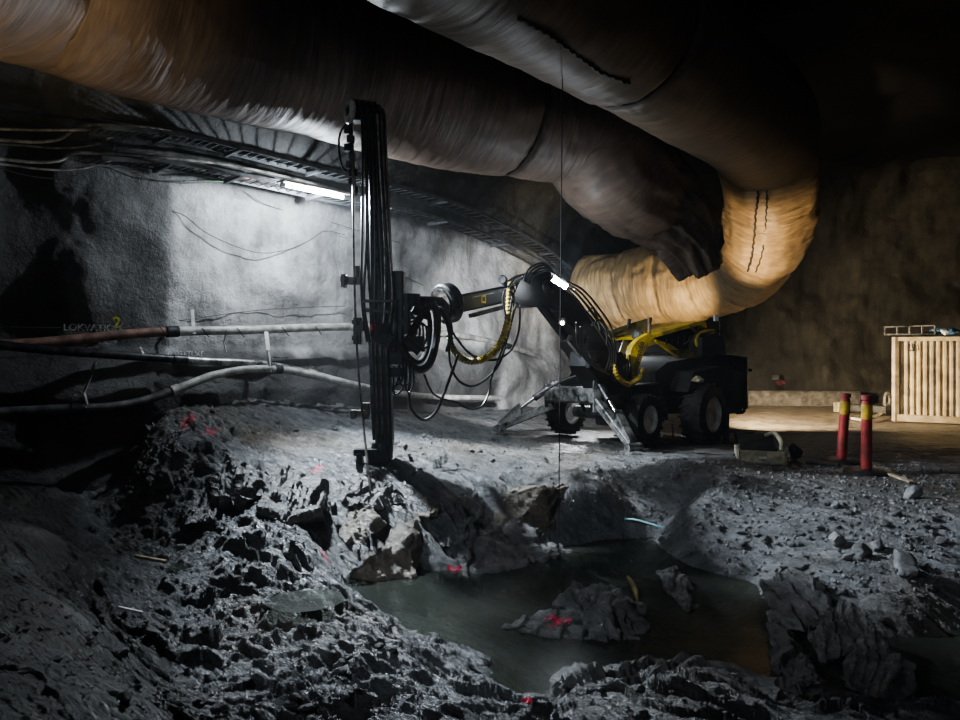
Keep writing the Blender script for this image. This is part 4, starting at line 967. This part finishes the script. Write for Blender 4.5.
for k in range(4):
    hose([(558+k*3, 284-k, 10.75), (574+k*3, 296-k*2, 10.9), (589+k*3, 316-k*3, 11.3), (602+k*3, 336-k*3, 11.6), (610+k*2, 352, 11.8), (606+k*3, 370, 11.9)], .016)
hose([(592, 325, 11.3), (600, 320, 11.4), (606, 330, 11.5), (607, 345, 11.6)]); hose([(588, 312, 11.3), (592, 308, 11.3), (596, 314, 11.4), (600, 330, 11.5)])
for k in range(4): hose([(576+k*4, 322+k*5, 11.0), (578+k*3, 345+k*3, 11.2), (588+k*3, 362+k*2, 11.5), (600+k*3, 366+k*3, 11.8)], .017)
# yellow guarded hose
hg = MB().tube([P(512, 283, 10.35), P(510, 292, 10.3), (P(509, 308, 10.28)), P(507, 325, 10.25), P(502, 340, 10.2), P(494, 352, 10.15), P(485, 358, 10.1), P(478, 361, 10.1)], .062, 14, n=20, rf=lambda t: .050+.006*math.sin(t*190)).build('hose_guard', M['yguard'], rig)
MB().tube([P(478, 361, 10.1), P(468, 361, 10.05), P(459, 356, 10), P(452, 347, 9.95), P(449, 335, 9.95)], .05, 12, n=12, rf=lambda t: .047+.008*math.sin(t*90)).build('hose_guard', M['olive'], rig)
for i in range(3): MB().tube([P(511.5-.2*i, 286+7*i, 10.3), P(511.3-.2*i, 289+7*i, 10.3)], .064, 12, sm=False).build('guard_band', M['rubber'], hg)
hose([(520, 305, 10.5), (519, 330, 10.4), (511, 350, 10.3), (494, 360, 10.2), (472, 355, 10.1), (458, 340, 10), (448, 325, 10)], .016)
hose([(516, 304, 10.4), (508, 335, 10.3), (500, 362, 10.2), (487, 378, 10.1), (472, 386, 10.0), (458, 380, 9.9), (450, 362, 9.9), (449, 340, 9.9)], .017)
hose([(512, 296, 10.25), (505, 340, 10.2), (492, 376, 10.1), (489, 392, 10.1), (482, 406, 10.0), (470, 409, 9.9), (455, 402, 9.8), (443, 399, 9.7), (432, 392, 9.7), (424, 374, 9.7)], .015)
hose([(505, 290, 10.2), (503, 300, 10.2), (506, 316, 10.2)], .015); hose([(508, 287, 10.2), (515, 279, 10.3), (522, 276, 10.4)], .018)
hose([(411, 365, 9.6), (409, 392, 9.6), (412, 410, 9.6), (424, 420, 9.6), (436, 412, 9.6), (443, 396, 9.6), (452, 372, 9.7), (458, 355, 9.8)], .020)
hose([(432, 302, 9.8), (437, 315, 9.8), (436, 340, 9.8), (430, 362, 9.7), (420, 370, 9.6), (408, 362, 9.5), (396, 342, 9.4), (386, 326, 9.3)], .055, name='hose_bundle')
hose([(426, 304, 9.8), (430, 325, 9.75), (427, 350, 9.7), (418, 362, 9.6), (405, 352, 9.5), (392, 333, 9.4)], .035, name='hose_bundle')
hose([(440, 310, 9.8), (447, 322, 9.8), (450, 338, 9.8), (447, 352, 9.8)], .03); hose([(436, 306, 9.8), (446, 312, 9.7), (452, 330, 9.7), (448, 348, 9.7)], .018)
for k in range(5): hose([(398+k*3, 318+k*2, 9.5), (404+k*4, 312+k*3, 9.55), (414+k*4, 318+k*3, 9.6), (416+k*3, 334+k*3, 9.6), (404+k*3, 342+k*2, 9.5)], .014)
for k in range(5): hose([(384+k*5, 366, 9.4), (382+k*6, 382+k % 3*5, 9.45), (390+k*5, 392-k % 2*6, 9.45), (398+k*4, 380, 9.45), (400+k*3, 362, 9.4)], .013)
# feed mast ---------------------------------------------
MD = 9.35
def Q(a, b, d=0.0): return P(a, b, MD+d)
fm = MB().beam(Q(373, 108), Q(385, 446), .22, .26, up=(0, 1, 0)).build('feed_mast', M['black'], rig)
MB().beam(Q(379, 112, .02), Q(389, 330, .02), .15, .24, up=(0, 1, 0)).build('outer_profile', M['black'], fm)
for dx, w in ((-6.5, .018), (-1.5, .028), (4.5, .018)):
    MB().beam(Q(381.5+dx, 338, -.15), Q(384.5+dx, 440, -.15), w, .03, up=(0, 1, 0)).build('feed_rail', M['rail'], fm)
MB().beam(Q(369.5, 335, -.05), Q(374, 440, -.05), .035, .05, up=(0, 1, 0)).build('side_channel', M['dksteel'], fm)
for i, (dx, m) in enumerate([(-14, 'rubber'), (-11, 'rubber'), (-8, 'dksteel'), (-5, 'rubber'), (-2, 'rubber'), (1, 'dksteel'), (4, 'rubber'), (7, 'steel'), (10, 'rubber'), (12.5, 'rail')]):
    wob = 1.5*math.sin(i*2.1)
    MB().tube([Q(372+dx*.75, 114, -.16), Q(374+dx*.8+wob*.4, 170, -.18), Q(376+dx+wob, 240, -.18), Q(378+dx*1.15-wob, 300, -.18), Q(377+dx*.7, 328+abs(dx), -.14)], .0165, 8, 10).build('mast_hose', M[m], fm)
sax = Vector((-.86, -.5, 0))
sh = MB().lathe(Q(349.5, 111, -.12), sax, [(-.03, .09), (-.03, .150), (-.01, .165), (.01, .165), (.03, .150), (.03, .075), (.0, .07)], 36).build('top_sheave', M['pipe_white'], fm)
sh['label'] = 'pale round sheave wheel'
MB().lathe(Q(349.5, 111, -.12), sax, [(-.04, .02), (-.02, .074), (.015, .074), (.02, .03), (.045, .03)], 24).build('sheave_hub', M['dksteel'], sh)
hd_ = MB()
for i, dx in enumerate((356, 362, 368, 374)): hd_.lathe(Q(dx, 109+i*.8, -.03), (1, .12, 0), [(-.035, .10), (-.03, .135), (-.01, .115), (.01, .115), (.03, .135), (.035, .10)], 24)
hd_.beam(Q(353, 116), Q(383, 116), .22, .16).build('head_block', M['black'], fm)
MB().tube([Q(374, 106, -.1), Q(381, 109, -.1), (Q(384, 120, -.1)), Q(384, 150, -.1)], .02).tube([Q(383, 140, -.08), Q(385, 150, -.08), Q(383, 165, -.08)], .022).build('head_hose', M['rubber'], fm)
MB().tube([Q(346, 124, -.1), Q(340, 134, -.1), Q(339, 150, -.1), Q(342, 166, -.1), Q(346, 172, -.1)], .014, 8).build('loop_hose', M['rubber'], fm)
cg = MB(); 
for i in range(8): cg.box(Q(348.5+i*.7+(1.5 if i % 2 else -1), 131+i*8.5, -.06), .075+.02*(i % 3), .09, .09)
cg.beam(Q(350, 124, -.02), Q(354, 196, -.02), .06, .06).build('chain_guide', M['dksteel'], fm)
tip = G(374, 524)
dr = MB().tube([Q(353, 160, -.18), Q(354, 262, -.18), Q(357, 350, -.2), Q(363, 420, -.25), tip+Vector((0, 0, -.05))], .015, 8, 10).build('drill_steel', M['rail'], fm)
cl = MB().box(Q(352, 281, -.1), .26, .12, .09).box(Q(344, 281, -.12), .05, .16, .16).cyl(Q(341, 279, -.15), Q(348, 279, -.15), .05).box(Q(357, 274, -.05), .08, .1, .2)
cl.build('rod_clamp', M['black'], fm)
MB().box(Q(358, 331, -.12), .10, .14, .34).box(Q(355, 322, -.2), .07, .08, .05).box(Q(355, 338, -.2), .07, .08, .06).box(Q(362, 326, -.15), .06, .1, .12).build('rod_clamp', M['black'], fm)
MB().box(Q(361, 413, -.12), .22, .14, .07).box(Q(354, 414, -.15), .06, .18, .11).box(Q(366, 409, -.08), .10, .12, .16).box(Q(366, 417, -.1), .08, .1, .05).build('rod_clamp', M['rail'], fm)
MB().box(Q(366, 452, -.14), .30, .16, .08).box(Q(360, 458, -.18), .08, .14, .12).beam(Q(368, 459, -.05), Q(388, 456, -.05), .22, .14).lathe(Q(382, 452, -.02), (0, 0, 1), [(-.14, .08), (-.08, .14), (.05, .15), (.12, .13)], 20).build('foot_clamp', M['black'], fm)
MB().cyl(Q(384, 462, 0), Q(385, 469, 0), .10, .04).build('foot_spike', M['black'], fm)
MB().beam(Q(374, 334, -.12), Q(392, 342, -.1), .22, .2).lathe(Q(381, 330, -.1), (0, -.3, 1), [(-.1, .14), (.1, .13)], 20).beam(Q(366, 310, -.16), Q(392, 312, -.16), .05, .05).beam(Q(362, 301, -.2), Q(392, 301, -.2), .035, .04).build('drill_carriage', M['black'], fm)
MB().box(Q(371.5, 327, -.26), .022, .02, .085).build('red_tag', M['paint_p'], fm)['label'] = 'small red tag'
ck = MB().box(Q(398, 296, .05), .17, .3, .62).box(Q(397, 345, .05), .2, .3, .5).box(Q(404, 322, .05), .16, .25, .3).cyl(Q(388, 332, -.1), Q(408, 358, -.05), .05).build('mast_cradle', M['black'], rig)
MB().box(Q(415, 344, .0), .24, .2, .2, rz=.2).cyl(Q(406, 340, -.12), Q(420, 352, -.12), .06).build('hydraulic_motor', M['black'], ck)
MB().cyl(Q(395, 300, -.1), Q(394, 352, -.1), .045).build('feed_cylinder', M['dksteel'], ck)
MB().cyl(Q(402, 352, 0), Q(425, 308, .3), .05).cyl(Q(412, 308, .2), Q(428, 316, .3), .06).build('tilt_cylinder', M['black'], ck)
MB().box(Q(396, 372, .05), .2, .22, .12).build('lower_bracket', M['black'], ck)
# ------------------------------------------------------------ things on the right
def flat(px, py): return PZ(px, py, 0.0)
# traffic posts
for (bx, by, tx, ty, lab) in ((841, 463, 846, 393, 'left red marker post with a yellow band, leaning slightly right'), (866, 473, 867, 395, 'right red marker post with a yellow band, standing straight')):
    b = G(bx, by); D = b.y; t = P(tx, ty, D); ax = (t-b).normalized(); Lh = (t-b).length
    e = empty('marker_post', b, lab, 'marker post')
    MB().lathe(b, ax, [(0, .075), (.02, .07), (Lh*.7, .066), (Lh*.7, .066)], 24).lathe(b+ax*Lh*.86, ax, [(0, .064), (Lh*.06, .062), (Lh*.065, .045), (Lh*.075, .045), (Lh*.08, .07), (Lh*.135, .07), (Lh*.14, .05)], 24).build('post_tube', M['red'], e)
    MB().lathe(b+ax*Lh*.69, ax, [(0, .069), (Lh*.19, .069)], 24).build('yellow_band', M['ybandm'], e)
    MB().lathe(b+Vector((.02, 0, -.02)), (0, 0, 1), [(0, .30), (.05, .30), (.07, .26), (.08, .12)], 12).build('rubber_base', M['rubber'], e)
# container
A0 = P(893, 421, 16.6); A0.z = 0.0; A0 = Vector((A0.x, 16.6, .0)); B0 = A0+Vector((6.1, -3.5, 0)); u = (B0-A0).normalized(); wv = Vector((-u.y, u.x, 0))
if wv.y < 0: wv = -wv
Ht = 1.95
ct = empty('shipping_container', A0+u*1.5, 'cream corrugated steel container at the right edge', 'container')
pts = []; n = 54; pitch = .125
for k in range(n):
    x = .12+k*pitch
    for dx, dd in ((0, 0), (.04, .0), (.06, .045), (.10, .045), (.125, 0)):
        pts.append((x+dx, dd))
A = [A0+u*a+wv*(d+.02)+Vector((0, 0, .16)) for a, d in pts]; Bq = [p+Vector((0, 0, Ht-.26)) for p in A]
MB().strip(A, Bq, wv*.01).build('corrugated_side', M['cont'], ct)
Lc = 7.0
fr = MB().beam(A0+Vector((0, 0, .09)), A0+u*Lc+Vector((0, 0, .09)), .10, .16).beam(A0+Vector((0, 0, Ht-.05)), A0+u*Lc+Vector((0, 0, Ht-.05)), .08, .10).beam(A0+u*.05+Vector((0, 0, .02)), A0+u*.05+Vector((0, 0, Ht)), .12, .12)
fr.build('frame', M['cont'], ct)
MB().beam(A0+u*1.62-wv*.055+Vector((0, 0, .09)), A0+u*1.86-wv*.055+Vector((0, 0, .09)), .01, .08).build('forklift_slot', M['black'], ct)
MB().prism([A0+wv*.12+Vector((0, 0, .05)), A0+wv*2.4+Vector((0, 0, .05)), A0+wv*2.4+Vector((0, 0, Ht-.02)), A0+wv*.12+Vector((0, 0, Ht-.02))], u*.04).build('end_wall', M['cont'], ct)
MB().prism([A0+wv*.02+Vector((0, 0, Ht-.03)), A0+u*Lc+wv*.02+Vector((0, 0, Ht-.03)), A0+u*Lc+wv*2.4+Vector((0, 0, Ht-.03)), A0+wv*2.4+Vector((0, 0, Ht-.03))], Vector((0, 0, .03))).build('roof', M['grey'], ct)
MB().tube([A0+u*.33-wv*.02+Vector((0, 0, Ht-.16)), A0+u*.33-wv*.05+Vector((0, 0, Ht-.3)), A0+u*.42-wv*.05+Vector((0, 0, Ht-.3)), A0+u*.42-wv*.02+Vector((0, 0, Ht-.16))], .012).build('lashing_ring', M['black'], ct)
# frame lying on the roof
z0 = Vector((0, 0, Ht+.06)); fa = A0-u*.16-wv*.08+z0; ln = .98
f = MB().beam(fa, fa+u*ln, .04, .03).beam(fa+Vector((0, 0, .17)), fa+u*ln+Vector((0, 0, .19)), .04, .03)
for k in range(5): f.beam(fa+u*ln*k/4, fa+u*ln*k/4+Vector((0, 0, .18)), .04, .03)
f.beam(fa+wv*.6, fa+wv*.6+u*ln, .04, .03).beam(fa, fa+wv*.6, .03, .03).beam(fa+u*ln, fa+wv*.6+u*ln, .03, .03)
tag(f.build('grating_frame', M['steel']), 'grey metal frame lying on the container roof', 'metal frame')
o = boulder(80, 945, 327, 16.3, (.36, .3, .12), (0, 0, 0), 'rumpled blue tarp bundle on the container roof', 'blue', name='tarp_bundle', n=4, cuts=20, rough=.12); o['category'] = 'tarp'
o.location.z = Ht+.13; ORG[o.name] = o.location.copy()
o = boulder(81, 920, 333, 16.5, (.40, .3, .07), (0, 0, 0), 'black sack lying on the container roof beside the tarp', 'rubber', name='sack', n=4, cuts=20, rough=.12); o['category'] = 'sack'
o.location.z = Ht+.06; o.location.y = 16.4
o = boulder(82, 939, 327, 16.2, (.09, .08, .07), (0, 0, 0), 'small pale rag on the container roof by the blue tarp', 'white', name='rag', n=3, cuts=12, rough=.15); o['category'] = 'rag'
o.location.z = Ht+.10; o.location.y = 16.0
# coil and beam by the container
cc_ = flat(890, 414); mb = MB(); q = [cc_+Vector((-.07, 0, .34))+Vector((.13*math.cos(a), .10*math.cos(a), .20*math.sin(a))) for a in np.linspace(0, 2*math.pi, 33)]
tag(mb.tube(q, .035, 8, sm=False, caps=False).build('hose_coil', M['pipe_white']), 'pale hose coil hung on the near end of the container', 'hose')
b0, b1 = flat(843, 412), flat(889, 416); b0.z = .14; b1.z = .14
tag(MB().beam(b0, b1, .22, .2).build('timber_beam', M['grey']), 'dark beam lying on the ground left of the container', 'beam')
e0 = flat(838, 412); tag(MB().box(e0+Vector((0, -.2, .14)), .34, .26, .24).box(e0+Vector((0.02, -.2, .27)), .30, .22, .03).build('concrete_block', M['beige']), 'pale block at the left end of the dark beam', 'block')
tag(MB().tube([flat(889, 412)+Vector((0, -.3, .25)), flat(880, 409)+Vector((0, -.6, .32)), flat(870, 416)+Vector((0, -.5, .12)), flat(861, 421)+Vector((0, -.2, .05)), flat(852, 420)+Vector((0, 0, .04))], .035, 8, 10).build('white_hose', M['white']), 'loose white hose draped over the dark beam behind the posts', 'hose')
k0, k1 = Vector((3.2, 22.2, .12)), Vector((11.2, 21.4, .12))
tag(MB().beam(k0, k1, .5, .62).build('kerb_wall', M['concrete']), 'low pale concrete kerb along the foot of the back wall', 'kerb')
# beige case
cD = 10.15
def cp(a, b, d=0.0): return P(a, b, cD+d)
bc = empty('tool_case', cp(766, 463), 'open beige metal case with a black inside beside the drill rig', 'case')
g0 = G(764, 464); cD = g0.y; zb = g0.z
fl, frt = P(739, 462, cD+.1), P(787, 464, cD-.05); fl.z = zb-.01; frt.z = zb-.02; uu = (frt-fl).normalized(); vv = Vector((-uu.y, uu.x, 0)); Z_ = Vector((0, 0, 1)); W = (frt-fl).length
cs = MB().prism([fl, frt, frt+Z_*.19, fl+Z_*.19], vv*.03)
for p in (fl, frt-uu*.03): cs.prism([p, p+vv*.62, p+vv*.62+Z_*.19, p+Z_*.19], uu*.03)
cs.prism([fl+vv*.6, frt+vv*.6, frt+vv*.6+Z_*.19, fl+vv*.6+Z_*.19], vv*.03).prism([fl, frt, frt+vv*.62, fl+vv*.62], Z_*.02).build('case_body', M['beige'], bc)
MB().beam(fl+uu*W*.42-vv*.01+Z_*.10, fl+uu*W*.58-vv*.01+Z_*.10, .012, .03).build('latch_plate', M['white'], bc)
MB().prism([fl+uu*.03+vv*.05+Z_*.16, frt-uu*.12+vv*.05+Z_*.16, frt-uu*.12+vv*.55+Z_*.33, fl+uu*.03+vv*.55+Z_*.33], Z_*.04).build('black_liner', M['tyre'], bc)
MB().tube([frt-uu*.07+vv*.02+Z_*.2, frt-uu*.06+vv*.1+Z_*.32, frt-uu*.12+vv*.3+Z_*.42, frt-uu*.2+vv*.5+Z_*.36], .035, 10).build('carry_handle', M['beige'], bc)
sk = boulder(90, 796, 460, None, (.14, .12, .16), (0, 0, 20), 'black bag slumped against the right side of the beige case', 'rubber', name='bag', n=4, cuts=24, rough=.08, z=.12); sk['category'] = 'bag'
# boards and odd bits
def slab(a, b, w, t, mat, name, label, cat, lift=.02):
    p, q = G(*a), G(*b); p.z += lift; q.z += lift
    return tag(MB().beam(p, q, w, t).build(name, M[mat]), label, cat)
slab((806, 462), (838, 466), .18, .03, 'grey', 'board', 'flat dark board on the ground left of the red posts', 'board')
slab((888, 475), (912, 484), .07, .025, 'wood', 'wooden_slat', 'thin wooden slat on the ground right of the red posts', 'slat')
slab((700, 452), (738, 456), .35, .02, 'grey', 'rubber_mat', 'flat dark mat under the rear of the drill rig', 'mat')
slab((136, 562), (166, 567), .035, .03, 'wood', 'thin_plank', 'thin pale plank lying in the shadowed rubble at left', 'plank', .05)
slab((118, 614), (142, 619), .03, .02, 'white', 'metal_strip', 'bright curved strip on the shaded bank at lower left', 'strip', .05)
a = G(625, 525); b = G(665, 536); a.z += .06; b.z += .06
tag(MB().tube([a, a.lerp(b, .35)+Vector((0, 0, .02)), b], .013, 8).build('blue_tube', M['cyan']), 'pale blue plastic tube lying on the gravel at the water edge', 'tube')
a = PZ(628, 577, WZ+.02); b = PZ(638, 604, WZ+.02)
tag(MB().tube([a, a.lerp(b, .5)+Vector((.02, 0, .01)), b], .022, 8, rf=lambda t: .012+.02*math.sin(math.pi*min(1, t+.1))).build('yellow_strip', M['olive']), 'dull yellow strip floating in the pit water', 'strip')
rt = MB(); c = P(697, 690, 4.75)
c.z = WZ+.34; 
def rp_(a, b, d=0): return P(a, b, 4.55+d)
rt.tube([rp_(688, 685), rp_(698, 690), rp_(709, 698)], .015, 8, rf=lambda t: .012+.006*t).tube([rp_(700, 692), rp_(692, 702), rp_(688, 712, .05)], .013, 8, rf=lambda t: .014-.007*t).tube([rp_(698, 690), rp_(700, 687, .02)], .010, 6)
tag(rt.build('forked_root', M['wood']), 'pale forked stick on the dark rock at the bottom edge', 'stick')
# sprayed marks
def spray(px, py, s, label, cross=True, mat='paint_p'):
    bpy.context.view_layer.update(); dg = bpy.context.evaluated_depsgraph_get(); sc_ = bpy.context.scene; mb = MB()
    def hit(a, b):
        d = (P(a, b, 10)-Vector((0, 0, H))).normalized(); org = Vector((0, 0, H))
        for _ in range(8):
            ok, loc, nor, i, ob, _m = sc_.ray_cast(dg, org, d)
            if not ok: return None, None
            if ob.name.startswith(('floor', 'boulder', 'wall')): return loc, nor
            org = loc+d*.01
        return None, None
    rr = random.Random(px)
    for k in range(26):
        if cross: t = rr.uniform(-1, 1); sg = rr.choice((-1, 1)); a, b = px+t*s+rr.uniform(-1, 1), py+sg*t*s*.45+rr.uniform(-1, 1)
        else: a, b = px+rr.gauss(0, s*.5), py+rr.gauss(0, s*.3)
        l, n_ = hit(a, b)
        if l is None: continue
        r = rr.uniform(.012, .028)*(l.y/8); n_ = Vector(n_).normalized(); x = n_.orthogonal().normalized(); y = n_.cross(x)
        pg = [l+n_*.006+(x*math.cos(q)+y*math.sin(q))*r*rr.uniform(.6, 1.2) for q in np.linspace(0, 2*math.pi, 8)[:-1]]
        mb.add(pg, [tuple(range(7))])
    if mb.v: tag(mb.build('paint_mark', M[mat]), label, 'paint mark')
spray(455, 570, 6, 'pink sprayed cross on the broad slab at the water edge')
spray(558, 621, 9, 'pink sprayed mark on the rock island', False)
spray(527, 700, 4, 'pink spot on the small rock at the bottom edge', False)
spray(505, 590, 4, 'faint pale cross under the shallow water', True, 'paint_w')
spray(780.5, 383, 2.2, 'reddish round sprayed mark on the dark back wall', False, 'dim_pink')
# small plate on the back wall
pl = P(775.5, 377.5, 22.3)
tag(MB().beam(pl-Vector((.11, 0, 0)), pl+Vector((.11, 0, 0)), .02, .14).build('wall_plate', M['grey']), 'small pale plate on the dark back wall above the pink mark', 'plate')
# ------------------------------------------------------------ lights
def light(kind, loc, energy, col=(1, 1, 1), size=.1, target=None, spot=None, blend=.4, name='lamp'):
    l = bpy.data.lights.new(name, kind); l.energy = energy; l.color = col
    if kind == 'AREA': l.size = size
    else: l.shadow_soft_size = size
    if spot: l.spot_size = R(spot); l.spot_blend = blend
    o = bpy.data.objects.new(name, l); COL.objects.link(o); o.location = loc
    if target is not None: o.rotation_euler = (Vector(target)-Vector(loc)).to_track_quat('-Z', 'Y').to_euler()
    return o
cool = (.82, .91, 1.0); warm = (1.0, .76, .48)
TL = WP(314, 192, 1.7)
light('POINT', TL+Vector((.05, .02, -.06)), 400, cool, .04, name='tube_lamp_light')
light('SPOT', TL+Vector((0, -.6, -.2)), 5500, cool, .12, target=(1.1, 8.2, -.4), spot=96, blend=.9, name='rock_fill_light')  # added spot near the tube to brighten the rock ground; no real reflector
BL = P(556, 284, 11.2)-nb*.32
light('SPOT', BL, 3600, cool, .06, target=(-.8, 9.4, -.3), spot=140, blend=.7, name='boom_lamp_light')
light('POINT', P(566, 272, 11.6), 90, cool, .05, name='boom_lamp_glow')
light('SPOT', P(550, 335, 11.7), 2000, (.9, .95, 1), .06, target=P(500, 366, 20), spot=76, blend=.7, name='second_lamp_light')
light('SPOT', P(600, 345, 14.8), 700, (.9, .95, 1), .10, target=P(640, 432, 13.4), spot=110, blend=.6, name='under_rig_light')
light('SPOT', P(566, 326, 11.0), 130, (1, .97, .9), .05, target=P(640, 355, 12.6), spot=50, blend=.6, name='cover_fill_light')  # added spot beside the small work light, brightens the yellow cover
light('SPOT', P(738, 352, 12.9), 900, warm, .12, target=P(768, 238, 14.3), spot=48, blend=.7, name='warm_lamp_light')
light('SPOT', P(690, 352, 14.6), 600, (1, .78, .45), .12, target=P(645, 276, 17.0), spot=84, blend=.6, name='warm_lamp_light')
light('SPOT', (4.9, 15.6, 1.15), 3600, (1, .80, .52), .12, target=(10.4, 18.2, .45), spot=95, blend=.7, name='ground_lamp_light')
light('POINT', (8.5, 17.5, 3.4), 20, (1, .9, .8), .4, name='back_wall_fill')  # added weak fill that lifts the dark back wall
light('SPOT', (-3.8, 4.2, 1.2), 900, (1, .80, .48), .2, target=P(10, 20, 7.2), spot=46, blend=.9, name='warm_side_light')
light('SPOT', (-3.4, 4.0, 3.0), 130, cool, .25, target=P(378, 260, 9.3), spot=60, blend=.8, name='mast_fill_light')
light('SPOT', (-4.2, 1.6, 4.0), 900, (.82, .9, 1), .5, target=(1.4, 7.4, -.6), spot=44, blend=.9, name='pit_fill_light')  # added left-front fill for the pit, not a fixture
light('AREA', (4.2, .5, 3.2), 26, (.9, .92, 1), 1.0, target=(3, 10, .3), name='right_fill_light')  # added soft fill for the rig and right foreground
light('AREA', (-3.0, -1.5, 4.2), 28, (.8, .88, 1), 2.0, target=(0, 8, 1), name='camera_side_fill')  # added soft fill from behind the camera; no entrance known there
